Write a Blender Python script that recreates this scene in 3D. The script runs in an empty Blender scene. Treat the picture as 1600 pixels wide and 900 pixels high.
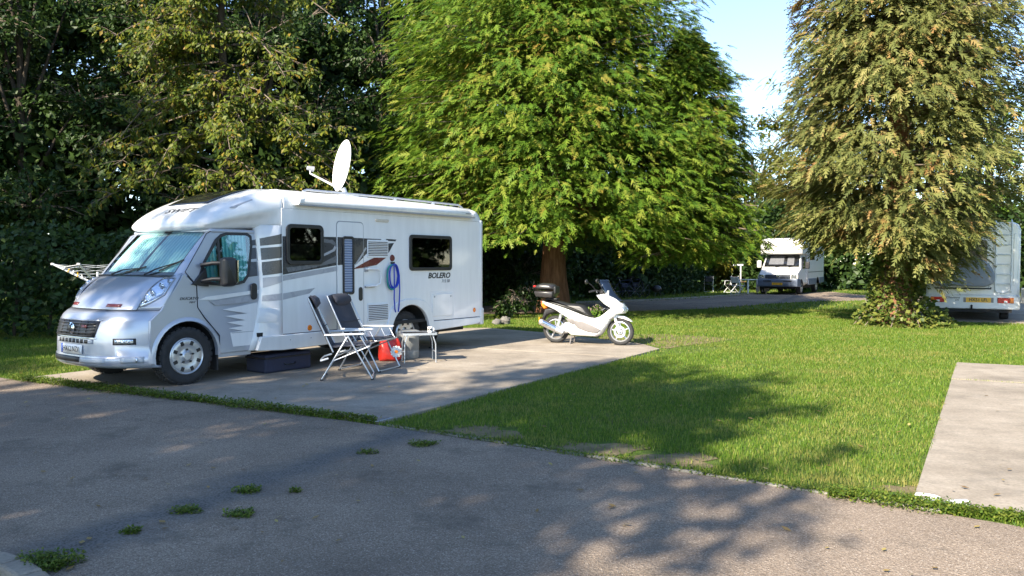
import bpy, math, random
import numpy as np
from mathutils import Vector, Matrix
R = math.radians
random.seed(7); rng = np.random.default_rng(11)
sc = bpy.context.scene
# ------------------------------------------------------------------ camera
F_PX, CAM_H, HORIZON = 1230.0, 1.6, 411.0
PITCH = math.atan((450 - HORIZON) / F_PX)
cam_d = bpy.data.cameras.new('camera'); cam = bpy.data.objects.new('camera', cam_d)
sc.collection.objects.link(cam); sc.camera = cam
cam.location = (0, 0, CAM_H); cam.rotation_euler = (R(90) - PITCH, 0, 0)
cam_d.sensor_fit = 'HORIZONTAL'; cam_d.sensor_width = 36; cam_d.lens = 36 * F_PX / 1600
cam_d.clip_start = 0.05; cam_d.clip_end = 2000
sc.render.resolution_x, sc.render.resolution_y = 1024, 576
# ------------------------------------------------------------------ light
SUN_AZ, SUN_EL = 37.0, 33.0          # light travels this many degrees right of straight ahead
w = bpy.data.worlds.new('World'); sc.world = w; w.use_nodes = True
nt = w.node_tree; nt.nodes.clear()
sky = nt.nodes.new('ShaderNodeTexSky'); sky.sky_type = 'NISHITA'; sky.sun_disc = False
sky.sun_elevation = R(SUN_EL); sky.sun_rotation = R(180 + SUN_AZ)
sky.air_density = 1.0; sky.dust_density = 0.1; sky.ozone_density = 1.4; sky.altitude = 1500
bgn = nt.nodes.new('ShaderNodeBackground'); bgn.inputs['Strength'].default_value = 0.122
wo = nt.nodes.new('ShaderNodeOutputWorld')
nt.links.new(sky.outputs[0], bgn.inputs[0]); nt.links.new(bgn.outputs[0], wo.inputs[0])
sl = bpy.data.lights.new('sun', 'SUN'); sl.energy = 4.6; sl.angle = R(0.53); sl.color = (1, 0.90, 0.74)
sun = bpy.data.objects.new('sun', sl); sc.collection.objects.link(sun)
ld = Vector((math.sin(R(SUN_AZ)) * math.cos(R(SUN_EL)), math.cos(R(SUN_AZ)) * math.cos(R(SUN_EL)), -math.sin(R(SUN_EL))))
sun.rotation_euler = ld.to_track_quat('-Z', 'Y').to_euler(); sun.location = (-20, -30, 40)
sc.view_settings.view_transform = 'Standard'; sc.view_settings.look = 'None'
sc.view_settings.exposure = 1.66; sc.view_settings.gamma = 1
sc.cycles.max_bounces = 6; sc.cycles.transparent_max_bounces = 12
sc.cycles.use_denoising = True
# ------------------------------------------------------------------ helpers
cpit, spit = math.cos(PITCH), math.sin(PITCH)
def gp(px, py, z=0.0):
    """photo pixel -> point on the ground"""
    u, v = (px - 800) / F_PX, -(py - 450) / F_PX
    d = (u, cpit + v * spit, -spit + v * cpit); t = (z - CAM_H) / d[2]
    return (t * d[0], t * d[1])
def link(o): sc.collection.objects.link(o); return o
def tag(o, label=None, cat=None, group=None, kind=None):
    if label: o['label'] = label
    if cat: o['category'] = cat
    if group: o['group'] = group
    if kind: o['kind'] = kind
    return o
def thing(name, label, cat, loc=(0, 0, 0), rz=0.0, group=None):
    o = link(bpy.data.objects.new(name, None)); o.empty_display_size = .2
    o.location = loc; o.rotation_euler = (0, 0, rz)
    return tag(o, label, cat, group)
def copy_tree(o, parent=None):
    c = o.copy(); link(c); c.parent = parent
    for ch in list(o.children): copy_tree(ch, c)
    return c
def rrect(x0, x1, z0, z1, r, n=5):
    out = []
    for cx, cz, a0 in ((x1 - r, z0 + r, -90), (x1 - r, z1 - r, 0), (x0 + r, z1 - r, 90), (x0 + r, z0 + r, 180)):
        for i in range(n + 1):
            a = R(a0 + 90 * i / n); out.append((cx + r * math.cos(a), cz + r * math.sin(a)))
    return out
def inset(poly, d):
    n = len(poly); out = []
    ar = sum(poly[i][0] * poly[(i + 1) % n][1] - poly[(i + 1) % n][0] * poly[i][1] for i in range(n))
    s = 1 if ar > 0 else -1
    for i in range(n):
        p, a, b = Vector(poly[i]), Vector(poly[i - 1]), Vector(poly[(i + 1) % n])
        e1, e2 = (p - a), (b - p)
        if e1.length < 1e-6 or e2.length < 1e-6: out.append(tuple(p)); continue
        e1.normalize(); e2.normalize()
        n1, n2 = Vector((-e1.y, e1.x)) * s, Vector((-e2.y, e2.x)) * s
        m = n1 + n2
        if m.length < .2: m = n1.copy()
        m.normalize(); k = d / max(.5, m.dot(n1)); q = p + m * k; out.append((q.x, q.y))
    return out
def clipx(poly, lo, hi):
    def half(pl, x, keep):
        out = []
        for i in range(len(pl)):
            a, b = pl[i - 1], pl[i]; ia, ib = keep(a[0]), keep(b[0])
            if ia != ib:
                t = (x - a[0]) / (b[0] - a[0]); out.append((x, a[1] + t * (b[1] - a[1])))
            if ib: out.append(b)
        return out
    return half(half(poly, lo, lambda v: v >= lo), hi, lambda v: v <= hi)
class MB:
    def __init__(s): s.v = []; s.f = []
    def add(s, vs, fs):
        o = len(s.v); s.v += [tuple(v) for v in vs]; s.f += [tuple(i + o for i in f) for f in fs]; return s
    def box(s, x0, x1, y0, y1, z0, z1):
        return s.add([(x, y, z) for z in (z0, z1) for y in (y0, y1) for x in (x0, x1)],
                     [(0, 2, 3, 1), (4, 5, 7, 6), (0, 1, 5, 4), (2, 6, 7, 3), (0, 4, 6, 2), (1, 3, 7, 5)])
    def obox(s, c, size, rot=(0, 0, 0)):
        from mathutils import Euler
        m = Euler(rot).to_matrix(); c = Vector(c); h = [k / 2 for k in size]
        vs = [c + m @ Vector((x * h[0], y * h[1], z * h[2])) for z in (-1, 1) for y in (-1, 1) for x in (-1, 1)]
        return s.add(vs, [(0, 2, 3, 1), (4, 5, 7, 6), (0, 1, 5, 4), (2, 6, 7, 3), (0, 4, 6, 2), (1, 3, 7, 5)])
    def bar(s, p0, p1, w, h):
        """flat bar between two points, w across, h up"""
        p0, p1 = Vector(p0), Vector(p1); d = (p1 - p0).normalized()
        a = d.cross(Vector((0, 0, 1))); a = a.normalized() if a.length > .01 else Vector((1, 0, 0)); b = a.cross(d)
        vs = [p + a * i * w / 2 + b * j * h / 2 for p in (p0, p1) for i, j in ((-1, -1), (1, -1), (1, 1), (-1, 1))]
        return s.add(vs, [(0, 1, 2, 3), (7, 6, 5, 4), (0, 4, 5, 1), (1, 5, 6, 2), (2, 6, 7, 3), (3, 7, 4, 0)])
    def cyl(s, p0, p1, r0, r1=None, n=12, caps=True): return s.tube([p0, p1], [r0, r0 if r1 is None else r1], n, caps=caps)
    def tube(s, pts, r, n=8, closed=False, caps=True):
        pts = [Vector(p) for p in pts]; k = len(pts)
        rr = list(r) if hasattr(r, '__len__') else [r] * k
        vs = []; prev = None
        for i, p in enumerate(pts):
            if closed: d = pts[(i + 1) % k] - pts[i - 1]
            else: d = pts[min(i + 1, k - 1)] - pts[max(i - 1, 0)]
            d = d.normalized() if d.length > 1e-9 else Vector((0, 0, 1))
            if prev is None:
                a = d.cross(Vector((0, 0, 1)))
                if a.length < .1: a = d.cross(Vector((1, 0, 0)))
            else: a = prev - d * prev.dot(d)
            a.normalize(); prev = a; b = d.cross(a)
            vs += [p + (a * math.cos(2 * math.pi * j / n) + b * math.sin(2 * math.pi * j / n)) * rr[i] for j in range(n)]
        fs = []
        for i in range(k if closed else k - 1):
            i2 = (i + 1) % k
            for j in range(n): fs.append((i * n + j, i * n + (j + 1) % n, i2 * n + (j + 1) % n, i2 * n + j))
        if caps and not closed: fs += [tuple(range(n))[::-1], tuple((k - 1) * n + j for j in range(n))]
        return s.add(vs, fs)
    def prism(s, poly, axis, a, b):
        f = {'y': lambda p, t: (p[0], t, p[1]), 'x': lambda p, t: (t, p[0], p[1]), 'z': lambda p, t: (p[0], p[1], t)}[axis]
        n = len(poly)
        return s.add([f(p, a) for p in poly] + [f(p, b) for p in poly],
                     [tuple(range(n)), tuple(range(2 * n - 1, n - 1, -1))] + [(i, n + i, n + (i + 1) % n, (i + 1) % n) for i in range(n)])
    def frame(s, outer, inner, axis, a, b):
        f = {'y': lambda p, t: (p[0], t, p[1]), 'x': lambda p, t: (t, p[0], p[1]), 'z': lambda p, t: (p[0], p[1], t)}[axis]
        n = len(outer); vs = []
        for t in (a, b):
            vs += [f(p, t) for p in outer]; vs += [f(p, t) for p in inner]
        fs = []
        for i in range(n):
            j = (i + 1) % n
            fs += [(i, j, n + j, n + i), (2 * n + i, 3 * n + i, 3 * n + j, 2 * n + j), (i, 2 * n + i, 2 * n + j, j), (n + i, n + j, 3 * n + j, 3 * n + i)]
        return s.add(vs, fs)
    def pillow(s, poly, w, d, axis='y', c=0.0, steps=((0, 1.0), (.45, .93), (.8, .72), (1.0, .3))):
        """a rounded slab: the outline shrinks (by d) towards its two faces (at +-w)"""
        f = {'y': lambda p, t: (p[0], t, p[1]), 'x': lambda p, t: (t, p[0], p[1]), 'z': lambda p, t: (p[0], p[1], t)}[axis]
        n = len(poly); rings = []
        seq = [(-k[1] * 0 - 1, 0) for k in ()]
        st = list(steps)
        lev = [(-w * math.sqrt(max(0, 1 - (1 - a) ** 2)) if False else -w * math.sin(a * math.pi / 2), 1 - math.cos(a * math.pi / 2)) for a, _ in st[::-1]]
        lev = lev + [(-y, q) for y, q in lev[::-1][1:]]
        vs = []; fs = []
        for y, q in lev:
            vs += [f(p, c + y) for p in inset(poly, d * q)]
        m = len(lev)
        for i in range(m - 1):
            for j in range(n): fs.append((i * n + j, (i + 1) * n + j, (i + 1) * n + (j + 1) % n, i * n + (j + 1) % n))
        fs += [tuple(range(n)), tuple(range(m * n - 1, (m - 1) * n - 1, -1))]
        return s.add(vs, fs)
    def lathe(s, prof, c, axis='y', n=32, caps=True):
        vs = []; fs = []; c = Vector(c); k = len(prof)
        for r, h in prof:
            for j in range(n):
                a = 2 * math.pi * j / n; u, v = r * math.cos(a), r * math.sin(a)
                vs.append(c + Vector({'y': (u, h, v), 'x': (h, u, v), 'z': (u, v, h)}[axis]))
        for i in range(k - 1):
            for j in range(n): fs.append((i * n + j, i * n + (j + 1) % n, (i + 1) * n + (j + 1) % n, (i + 1) * n + j))
        if caps and prof[0][0] > 1e-4: fs.append(tuple(range(n)))
        if caps and prof[-1][0] > 1e-4: fs.append(tuple((k - 1) * n + j for j in range(n))[::-1])
        return s.add(vs, fs)
    def ell(s, c, r, nu=14, nv=8):
        c = Vector(c); r = (r, r, r) if not hasattr(r, '__len__') else r
        vs = []; fs = []
        for i in range(nv + 1):
            t = math.pi * i / nv
            for j in range(nu):
                p = 2 * math.pi * j / nu
                vs.append(c + Vector((r[0] * math.sin(t) * math.cos(p), r[1] * math.sin(t) * math.sin(p), r[2] * math.cos(t))))
        for i in range(nv):
            for j in range(nu): fs.append((i * nu + j, (i + 1) * nu + j, (i + 1) * nu + (j + 1) % nu, i * nu + (j + 1) % nu))
        return s.add(vs, fs)
    def grid(s, P):
        m, n = len(P), len(P[0])
        return s.add([q for row in P for q in row], [(i * n + j, i * n + j + 1, (i + 1) * n + j + 1, (i + 1) * n + j) for i in range(m - 1) for j in range(n - 1)])
    def loft(s, rings, cap=True):
        m, n = len(rings), len(rings[0])
        fs = [(i * n + j, i * n + (j + 1) % n, (i + 1) * n + (j + 1) % n, (i + 1) * n + j) for i in range(m - 1) for j in range(n)]
        if cap: fs += [tuple(range(n))[::-1], tuple((m - 1) * n + j for j in range(n))]
        return s.add([q for r in rings for q in r], fs)
    def mesh(s, name, smooth=35):
        me = bpy.data.meshes.new(name); me.from_pydata(s.v, [], s.f)
        import bmesh
        bm = bmesh.new(); bm.from_mesh(me); bmesh.ops.remove_doubles(bm, verts=bm.verts, dist=1e-5)
        bmesh.ops.recalc_face_normals(bm, faces=bm.faces); bm.to_mesh(me); bm.free()
        if smooth:
            me.polygons.foreach_set('use_smooth', [True] * len(me.polygons)); me.set_sharp_from_angle(angle=R(smooth))
        me.update(); return me
    def build(s, name, mat, parent=None, smooth=35, bevel=0, sub=0, solid=0, seg=2):
        o = link(bpy.data.objects.new(name, s.mesh(name, smooth)))
        if mat: o.data.materials.append(mat)
        if parent: o.parent = parent
        if sub: m = o.modifiers.new('sub', 'SUBSURF'); m.levels = m.render_levels = sub
        if solid: m = o.modifiers.new('sol', 'SOLIDIFY'); m.thickness = solid; m.offset = -1
        if bevel:
            m = o.modifiers.new('bev', 'BEVEL'); m.width = bevel; m.segments = seg; m.limit_method = 'ANGLE'; m.angle_limit = R(32)
            m.harden_normals = False
        return o
def text(name, body, size, mat, parent, loc, rot, depth=.0015, shear=0.0, sx=1.0, bold=0.0, align='CENTER'):
    c = bpy.data.curves.new(name, 'FONT'); c.body = body; c.size = size; c.extrude = depth; c.shear = shear; c.offset = bold
    c.align_x = align; c.align_y = 'CENTER'; c.resolution_u = 3
    t = link(bpy.data.objects.new('tmp', c)); dg = bpy.context.evaluated_depsgraph_get()
    me = bpy.data.meshes.new_from_object(t.evaluated_get(dg)); bpy.data.objects.remove(t)
    me.name = name; me.materials.clear(); me.materials.append(mat)
    o = link(bpy.data.objects.new(name, me)); o.parent = parent; o.location = loc; o.rotation_euler = rot; o.scale = (sx, 1, 1)
    return o
# ------------------------------------------------------------------ materials
def newmat(name):
    m = bpy.data.materials.new(name); m.use_nodes = True; t = m.node_tree
    return m, t, t.nodes['Principled BSDF'], t.nodes['Material Output']
def N(t, kind, **kw):
    n = t.nodes.new(kind)
    for k, v in kw.items():
        if k in n.inputs: n.inputs[k].default_value = v
        else: setattr(n, k, v)
    return n
def ramp(t, fac, stops, mode='LINEAR'):
    r = t.nodes.new('ShaderNodeValToRGB'); r.color_ramp.interpolation = mode
    e = r.color_ramp.elements
    while len(e) < len(stops): e.new(.5)
    for el, (p, c) in zip(e, stops): el.position = p; el.color = (*c, 1) if len(c) == 3 else c
    t.links.new(fac, r.inputs[0]); return r.outputs[0]
def simple(name, col, rough=.5, metal=0, var=.12, vs=6.0, bump=0, bs=60, coat=0, spec=.5, rvar=.1, st=None):
    """plain material with a little uneven colour, gloss and relief so that it never reads as one flat tone"""
    m, t, b, o = newmat(name)
    co = N(t, 'ShaderNodeTexCoord'); n = N(t, 'ShaderNodeTexNoise', Scale=vs, Detail=5.0, Roughness=.6)
    if st:
        mp = N(t, 'ShaderNodeMapping'); mp.inputs['Scale'].default_value = st; t.links.new(co.outputs['Object'], mp.inputs[0]); t.links.new(mp.outputs[0], n.inputs['Vector'])
    else: t.links.new(co.outputs['Object'], n.inputs['Vector'])
    lo = [max(0, c * (1 - var)) for c in col]; hi = [min(1, c * (1 + var)) for c in col]
    t.links.new(ramp(t, n.outputs[0], [(.3, lo), (.7, hi)]), b.inputs['Base Color'])
    mr = N(t, 'ShaderNodeMapRange'); mr.inputs[3].default_value = max(.02, rough - rvar); mr.inputs[4].default_value = min(1, rough + rvar)
    t.links.new(n.outputs[0], mr.inputs[0]); t.links.new(mr.outputs[0], b.inputs['Roughness'])
    b.inputs['Metallic'].default_value = metal; b.inputs['Coat Weight'].default_value = coat; b.inputs['Coat Roughness'].default_value = .06
    b.inputs['Specular IOR Level'].default_value = spec
    if bump:
        n2 = N(t, 'ShaderNodeTexNoise', Scale=bs, Detail=4.0); t.links.new(co.outputs['Object'], n2.inputs['Vector'])
        bp = N(t, 'ShaderNodeBump', Strength=bump, Distance=.01); t.links.new(n2.outputs[0], bp.inputs['Height'])
        t.links.new(bp.outputs[0], b.inputs['Normal'])
    return m
def glass_mat(name, tint=(1, 1, 1), clear=.85, rough=.02):
    m, t, b, o = newmat(name); t.nodes.remove(b)
    tr = N(t, 'ShaderNodeBsdfTransparent'); tr.inputs[0].default_value = (*tint, 1)
    gl = N(t, 'ShaderNodeBsdfGlossy'); gl.inputs[0].default_value = (1, 1, 1, 1); gl.inputs['Roughness'].default_value = rough
    fr = N(t, 'ShaderNodeFresnel', IOR=1.5); mr = N(t, 'ShaderNodeMapRange'); mr.inputs[3].default_value = (1 - clear) * .3; mr.inputs[4].default_value = 1
    mx = N(t, 'ShaderNodeMixShader'); t.links.new(fr.outputs[0], mr.inputs[0]); t.links.new(mr.outputs[0], mx.inputs[0])
    t.links.new(tr.outputs[0], mx.inputs[1]); t.links.new(gl.outputs[0], mx.inputs[2]); t.links.new(mx.outputs[0], o.inputs[0])
    return m
def leaf_mat(name, stops, patch=None, trans=.35, rough=.5, pscale=.8, plo=.55, phi=.7):
    """leaf colours vary leaf by leaf; PATCH is a second leaf colour that grows in patches"""
    m, t, b, o = newmat(name)
    g = N(t, 'ShaderNodeNewGeometry'); col = ramp(t, g.outputs['Random Per Island'], stops)
    if patch:
        co = N(t, 'ShaderNodeTexCoord'); n = N(t, 'ShaderNodeTexNoise', Scale=pscale, Detail=5.0, Roughness=.7)
        t.links.new(co.outputs['Object'], n.inputs['Vector'])
        ad = N(t, 'ShaderNodeMath', operation='MULTIPLY_ADD'); ad.inputs[1].default_value = .22; 
        t.links.new(g.outputs['Random Per Island'], ad.inputs[0]); t.links.new(n.outputs[0], ad.inputs[2])
        f = ramp(t, ad.outputs[0], [(plo, (0, 0, 0)), (phi, (1, 1, 1))])
        mx = N(t, 'ShaderNodeMix', data_type='RGBA'); t.links.new(f, mx.inputs['Factor'])
        t.links.new(col, mx.inputs[6]); mx.inputs[7].default_value = (*patch, 1); col = mx.outputs[2]
    t.links.new(col, b.inputs['Base Color']); b.inputs['Roughness'].default_value = rough; b.inputs['Specular IOR Level'].default_value = .3
    tl = N(t, 'ShaderNodeBsdfTranslucent'); t.links.new(col, tl.inputs[0])
    ms = N(t, 'ShaderNodeMixShader'); ms.inputs[0].default_value = trans
    t.links.new(b.outputs[0], ms.inputs[1]); t.links.new(tl.outputs[0], ms.inputs[2]); t.links.new(ms.outputs[0], o.inputs[0])
    return m
M = {}
M['white'] = simple('white_gelcoat', (.74, .745, .75), .22, var=.055, vs=1.0, coat=.5, rvar=.06, st=(7, 7, .8))
M['white_trim'] = simple('white_plastic', (.72, .73, .74), .35, var=.04, vs=3)
M['silver'] = simple('silver_paint', (.41, .445, .52), .30, metal=.42, var=.04, vs=2, coat=.6, rvar=.04)
M['silver_low'] = simple('silver_plastic', (.42, .45, .50), .42, metal=.25, var=.06, vs=4)
M['black'] = simple('black_plastic', (.018, .018, .02), .42, var=.3, vs=9)
M['rubber'] = simple('rubber_seal', (.02, .02, .022), .7, var=.3, vs=9)
M['grey_line'] = simple('grey_sealant', (.30, .31, .33), .6)
M['dark_glass'] = simple('tinted_acrylic', (.012, .013, .015), .06, var=.3, coat=.4, rvar=.03)
M['smoke_glass'] = glass_mat('smoked_pane', (.42, .41, .38), .95)
M['glass'] = glass_mat('clear_pane', (.86, .95, .93), .85)
M['lens'] = glass_mat('lamp_lens', (.95, .97, 1), .8)
M['tyre'] = simple('tyre_rubber', (.022, .022, .023), .8, var=.35, vs=14, bump=.4, bs=45)
M['alloy'] = simple('silver_wheel', (.55, .56, .58), .33, metal=.7, var=.1, vs=10)
M['alu'] = simple('brushed_aluminium', (.55, .57, .60), .38, metal=.75, var=.1, vs=12)
M['chrome'] = simple('chrome', (.82, .83, .85), .09, metal=1, var=.04, rvar=.04)
M['reflector'] = simple('lamp_reflector', (.75, .78, .82), .16, metal=.9, var=.12, vs=24, bump=.35, bs=50)
M['under'] = simple('underbody', (.02, .02, .02), .85, var=.4)
M['navy'] = simple('navy_canvas', (.022, .026, .055), .75, var=.2, vs=8, bump=.2, bs=160)
M['pad'] = simple('charcoal_padding', (.045, .047, .062), .85, var=.16, vs=9, bump=.3, bs=220)
M['red'] = simple('red_plastic', (.55, .03, .02), .35, var=.15, vs=9, bump=.5, bs=22)
M['red_lens'] = simple('red_lens', (.50, .02, .015), .15, var=.2, vs=20)
M['orange'] = simple('orange_lens', (.75, .20, .02), .2, var=.1)
M['plate_w'] = simple('white_plate', (.80, .80, .78), .3, var=.03)
M['plate_y'] = simple('yellow_plate', (.80, .42, .02), .3, var=.05)
M['ink'] = simple('black_ink', (.012, .012, .013), .45)
M['blue_ink'] = simple('blue_ink', (.02, .09, .45), .4)
M['dk_decal'] = simple('charcoal_decal', (.035, .036, .045), .28, var=.1, coat=.3)
M['md_decal'] = simple('mid_grey_decal', (.13, .135, .15), .28, var=.08, coat=.3)
M['lt_decal'] = simple('light_grey_decal', (.36, .37, .40), .28, var=.05, coat=.3)
M['wine'] = simple('maroon_decal', (.13, .02, .022), .28, var=.1, coat=.3)
M['hose_b'] = simple('blue_hose', (.01, .04, .42), .4, var=.15)
M['hose_g'] = simple('green_hose', (.01, .22, .20), .4, var=.15)
M['dish'] = simple('dish_enamel', (.84, .84, .83), .45, var=.03)
M['barrel'] = simple('grey_barrel', (.22, .225, .22), .5, var=.1, bump=.1, bs=20)
M['seat'] = simple('black_vinyl', (.022, .022, .022), .38, var=.2, bump=.15, bs=200)
M['topbox'] = simple('dark_grey_box', (.035, .033, .034), .32, var=.1)
M['brownish'] = simple('warm_grey_plastic', (.17, .155, .15), .45, var=.12)
M['cover'] = simple('grey_cover', (.22, .24, .29), .6, var=.12, vs=4, bump=.5, bs=9)
M['curtain'] = simple('curtain', (.55, .50, .42), .9, var=.15)
M['stone'] = simple('stone', (.14, .13, .115), .9, var=.3, vs=12, bump=.6, bs=30)
M['bluegrey'] = simple('blue_grey_plastic', (.13, .16, .22), .5, var=.12)
M['cloth'] = simple('pale_cloth', (.6, .55, .53), .9, var=.12)
# pleated thermal blind, pale turquoise, vertical pleats
def pleat(name, a, b_, scale=46.0, axis=1):
    m, t, b, o = newmat(name); co = N(t, 'ShaderNodeTexCoord'); wv = N(t, 'ShaderNodeTexWave', Scale=scale, Distortion=1.0, Detail=2.0)
    wv.inputs['Detail Scale'].default_value = 1.2; wv.bands_direction = 'XYZ'[axis]
    t.links.new(co.outputs['Object'], wv.inputs['Vector'])
    t.links.new(ramp(t, wv.outputs['Fac'], [(.1, a), (.9, b_)]), b.inputs['Base Color']); b.inputs['Roughness'].default_value = .45
    bp = N(t, 'ShaderNodeBump', Strength=.6, Distance=.01); t.links.new(wv.outputs['Fac'], bp.inputs['Height']); t.links.new(bp.outputs[0], b.inputs['Normal'])
    return m
M['blind'] = pleat('turquoise_blind', (.30, .56, .58), (.56, .78, .76), 4.5, 1)
M['blind_x'] = pleat('turquoise_curtain', (.06, .34, .42), (.26, .62, .68), 6, 0)
M['slatblind'] = pleat('tan_slat_blind', (.02, .016, .012), (.17, .135, .09), 6, 2)
M['doorblind'] = pleat('blue_slat_blind', (.10, .14, .24), (.30, .36, .48), 8, 2)
def bark(name, a, b_, sc_=(14, 14, 1.6)):
    m, t, b, o = newmat(name); co = N(t, 'ShaderNodeTexCoord'); mp = N(t, 'ShaderNodeMapping'); mp.inputs['Scale'].default_value = sc_
    n = N(t, 'ShaderNodeTexNoise', Scale=1.0, Detail=7.0, Roughness=.65); t.links.new(co.outputs['Object'], mp.inputs[0]); t.links.new(mp.outputs[0], n.inputs['Vector'])
    t.links.new(ramp(t, n.outputs[0], [(.3, a), (.7, b_)]), b.inputs['Base Color']); b.inputs['Roughness'].default_value = .95; b.inputs['Specular IOR Level'].default_value = .15
    bp = N(t, 'ShaderNodeBump', Strength=.9, Distance=.04); t.links.new(n.outputs[0], bp.inputs['Height']); t.links.new(bp.outputs[0], b.inputs['Normal'])
    return m
M['bark_red'] = bark('red_fibrous_bark', (.10, .045, .025), (.30, .15, .085))
M['bark'] = bark('grey_brown_bark', (.030, .024, .018), (.095, .078, .06))
M['twig'] = bark('twig_bark', (.09, .07, .05), (.26, .21, .17))
# ================================================================== ground
def ground_mat(name, kind):
    m, t, b, o = newmat(name); co = N(t, 'ShaderNodeTexCoord'); L = t.links.new
    def noise(scale, detail=6.0, rough=.6, vec=None):
        n = N(t, 'ShaderNodeTexNoise', Scale=scale, Detail=detail, Roughness=rough); L(vec or co.outputs['Object'], n.inputs['Vector']); return n.outputs[0]
    def mix(f, a, c, mode='MIX'):
        x = N(t, 'ShaderNodeMix', data_type='RGBA', blend_type=mode)
        if isinstance(f, float): x.inputs['Factor'].default_value = f
        else: L(f, x.inputs['Factor'])
        for i, v in ((6, a), (7, c)):
            if isinstance(v, tuple): x.inputs[i].default_value = (*v, 1)
            else: L(v, x.inputs[i])
        return x.outputs[2]
    b.inputs['Roughness'].default_value = .93; b.inputs['Specular IOR Level'].default_value = .25
    if kind == 'asphalt':
        v = N(t, 'ShaderNodeTexVoronoi', Scale=150.0); L(co.outputs['Object'], v.inputs['Vector'])
        v2 = N(t, 'ShaderNodeTexVoronoi', Scale=60.0); L(co.outputs['Object'], v2.inputs['Vector'])
        sep = N(t, 'ShaderNodeSeparateColor'); L(v.outputs['Color'], sep.inputs[0])
        base = ramp(t, sep.outputs[0], [(0, (.175, .136, .104)), (.55, (.28, .222, .170)), (.93, (.355, .288, .228)), (1, (.50, .43, .36))])
        big = ramp(t, noise(.55), [(.32, (.66, .65, .65)), (.68, (1.15, 1.13, 1.1))])
        base = mix(1.0, base, big, 'MULTIPLY')
        st = ramp(t, noise(1.4, 8, .75), [(.53, (0, 0, 0)), (.72, (.75, .75, .75))]); base = mix(st, base, (.085, .073, .06))
        pale = ramp(t, noise(3.2, 6, .7), [(.62, (0, 0, 0)), (.8, (.35, .35, .35))]); base = mix(pale, base, (.26, .25, .235))
        a_, b_ = gp(60, 872), gp(640, 672); dx, dy = b_[0] - a_[0], b_[1] - a_[1]; ln = math.hypot(dx, dy)     # worn coarse strip where the weeds grow
        dp = N(t, 'ShaderNodeVectorMath', operation='DOT_PRODUCT'); dp.inputs[1].default_value = (-dy / ln, dx / ln, 0); L(co.outputs['Object'], dp.inputs[0])
        sb = N(t, 'ShaderNodeMath', operation='SUBTRACT'); L(dp.outputs['Value'], sb.inputs[0]); sb.inputs[1].default_value = (-dy * a_[0] + dx * a_[1]) / ln
        wn = N(t, 'ShaderNodeMath', operation='MULTIPLY_ADD'); L(noise(1.6, 5, .6), wn.inputs[0]); wn.inputs[1].default_value = .9; L(sb.outputs[0], wn.inputs[2])
        ab = N(t, 'ShaderNodeMath', operation='ABSOLUTE'); sb2 = N(t, 'ShaderNodeMath', operation='SUBTRACT'); L(wn.outputs[0], sb2.inputs[0]); sb2.inputs[1].default_value = .45; L(sb2.outputs[0], ab.inputs[0])
        band = ramp(t, ab.outputs[0], [(.06, (.9, .9, .9)), (.34, (0, 0, 0))]); rough2 = ramp(t, v2.outputs['Distance'], [(.1, (.05, .046, .042)), (.6, (.16, .15, .14))]); base = mix(band, base, rough2)
        cr = N(t, 'ShaderNodeTexVoronoi', Scale=.55, feature='DISTANCE_TO_EDGE'); wv_ = N(t, 'ShaderNodeMix', data_type='VECTOR'); wv_.inputs['Factor'].default_value = .12; nc = N(t, 'ShaderNodeTexNoise', Scale=2.5, Detail=5.0); L(co.outputs['Object'], nc.inputs['Vector']); L(co.outputs['Object'], wv_.inputs[4]); L(nc.outputs['Color'], wv_.inputs[5]); L(wv_.outputs[1], cr.inputs['Vector'])
        ck_ = ramp(t, cr.outputs['Distance'], [(.001, (.12, .12, .12)), (.004, (0, 0, 0))]); base = mix(ck_, base, (.035, .032, .03))
        L(base, b.inputs['Base Color'])
        ad = N(t, 'ShaderNodeMath', operation='ADD'); L(v.outputs['Distance'], ad.inputs[0]); L(v2.outputs['Distance'], ad.inputs[1])
        bp = N(t, 'ShaderNodeBump', Strength=.6, Distance=.010); L(ad.outputs[0], bp.inputs['Height']); L(bp.outputs[0], b.inputs['Normal'])
    elif kind == 'concrete':
        base = ramp(t, noise(1.1, 9, .65), [(.25, (.195, .163, .128)), (.5, (.31, .265, .212)), (.75, (.41, .355, .29))])
        fine = ramp(t, noise(42, 4, .7), [(.25, (.72, .72, .72)), (.75, (1.18, 1.18, 1.18))]); base = mix(1.0, base, fine, 'MULTIPLY')
        mp = N(t, 'ShaderNodeMapping'); mp.inputs['Rotation'].default_value = (0, 0, R(32)); mp.inputs['Scale'].default_value = (2.2, 4.6, 1); L(co.outputs['Object'], mp.inputs[0])
        st = ramp(t, noise(1.0, 6, .7, mp.outputs[0]), [(.50, (0, 0, 0)), (.74, (.55, .55, .55))]); base = mix(st, base, (.145, .13, .11))
        sp = ramp(t, noise(5.5, 6, .75), [(.60, (0, 0, 0)), (.70, (.6, .6, .6))]); base = mix(sp, base, (.13, .12, .095)); oil = ramp(t, noise(.85, 4, .5), [(.62, (0, 0, 0)), (.74, (.5, .5, .5))]); base = mix(oil, base, (.10, .09, .078))
        L(base, b.inputs['Base Color'])
        bp = N(t, 'ShaderNodeBump', Strength=.5, Distance=.008); L(noise(60, 6, .7), bp.inputs['Height']); L(bp.outputs[0], b.inputs['Normal'])
    elif kind == 'lawn':
        base = ramp(t, noise(9, 7, .7), [(.3, (.05, .085, .014)), (.55, (.10, .15, .024)), (.8, (.17, .20, .045))])
        soil = ramp(t, noise(.7, 6, .65), [(.58, (0, 0, 0)), (.70, (.8, .8, .8))]); base = mix(soil, base, (.16, .12, .065))
        L(base, b.inputs['Base Color'])
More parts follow.
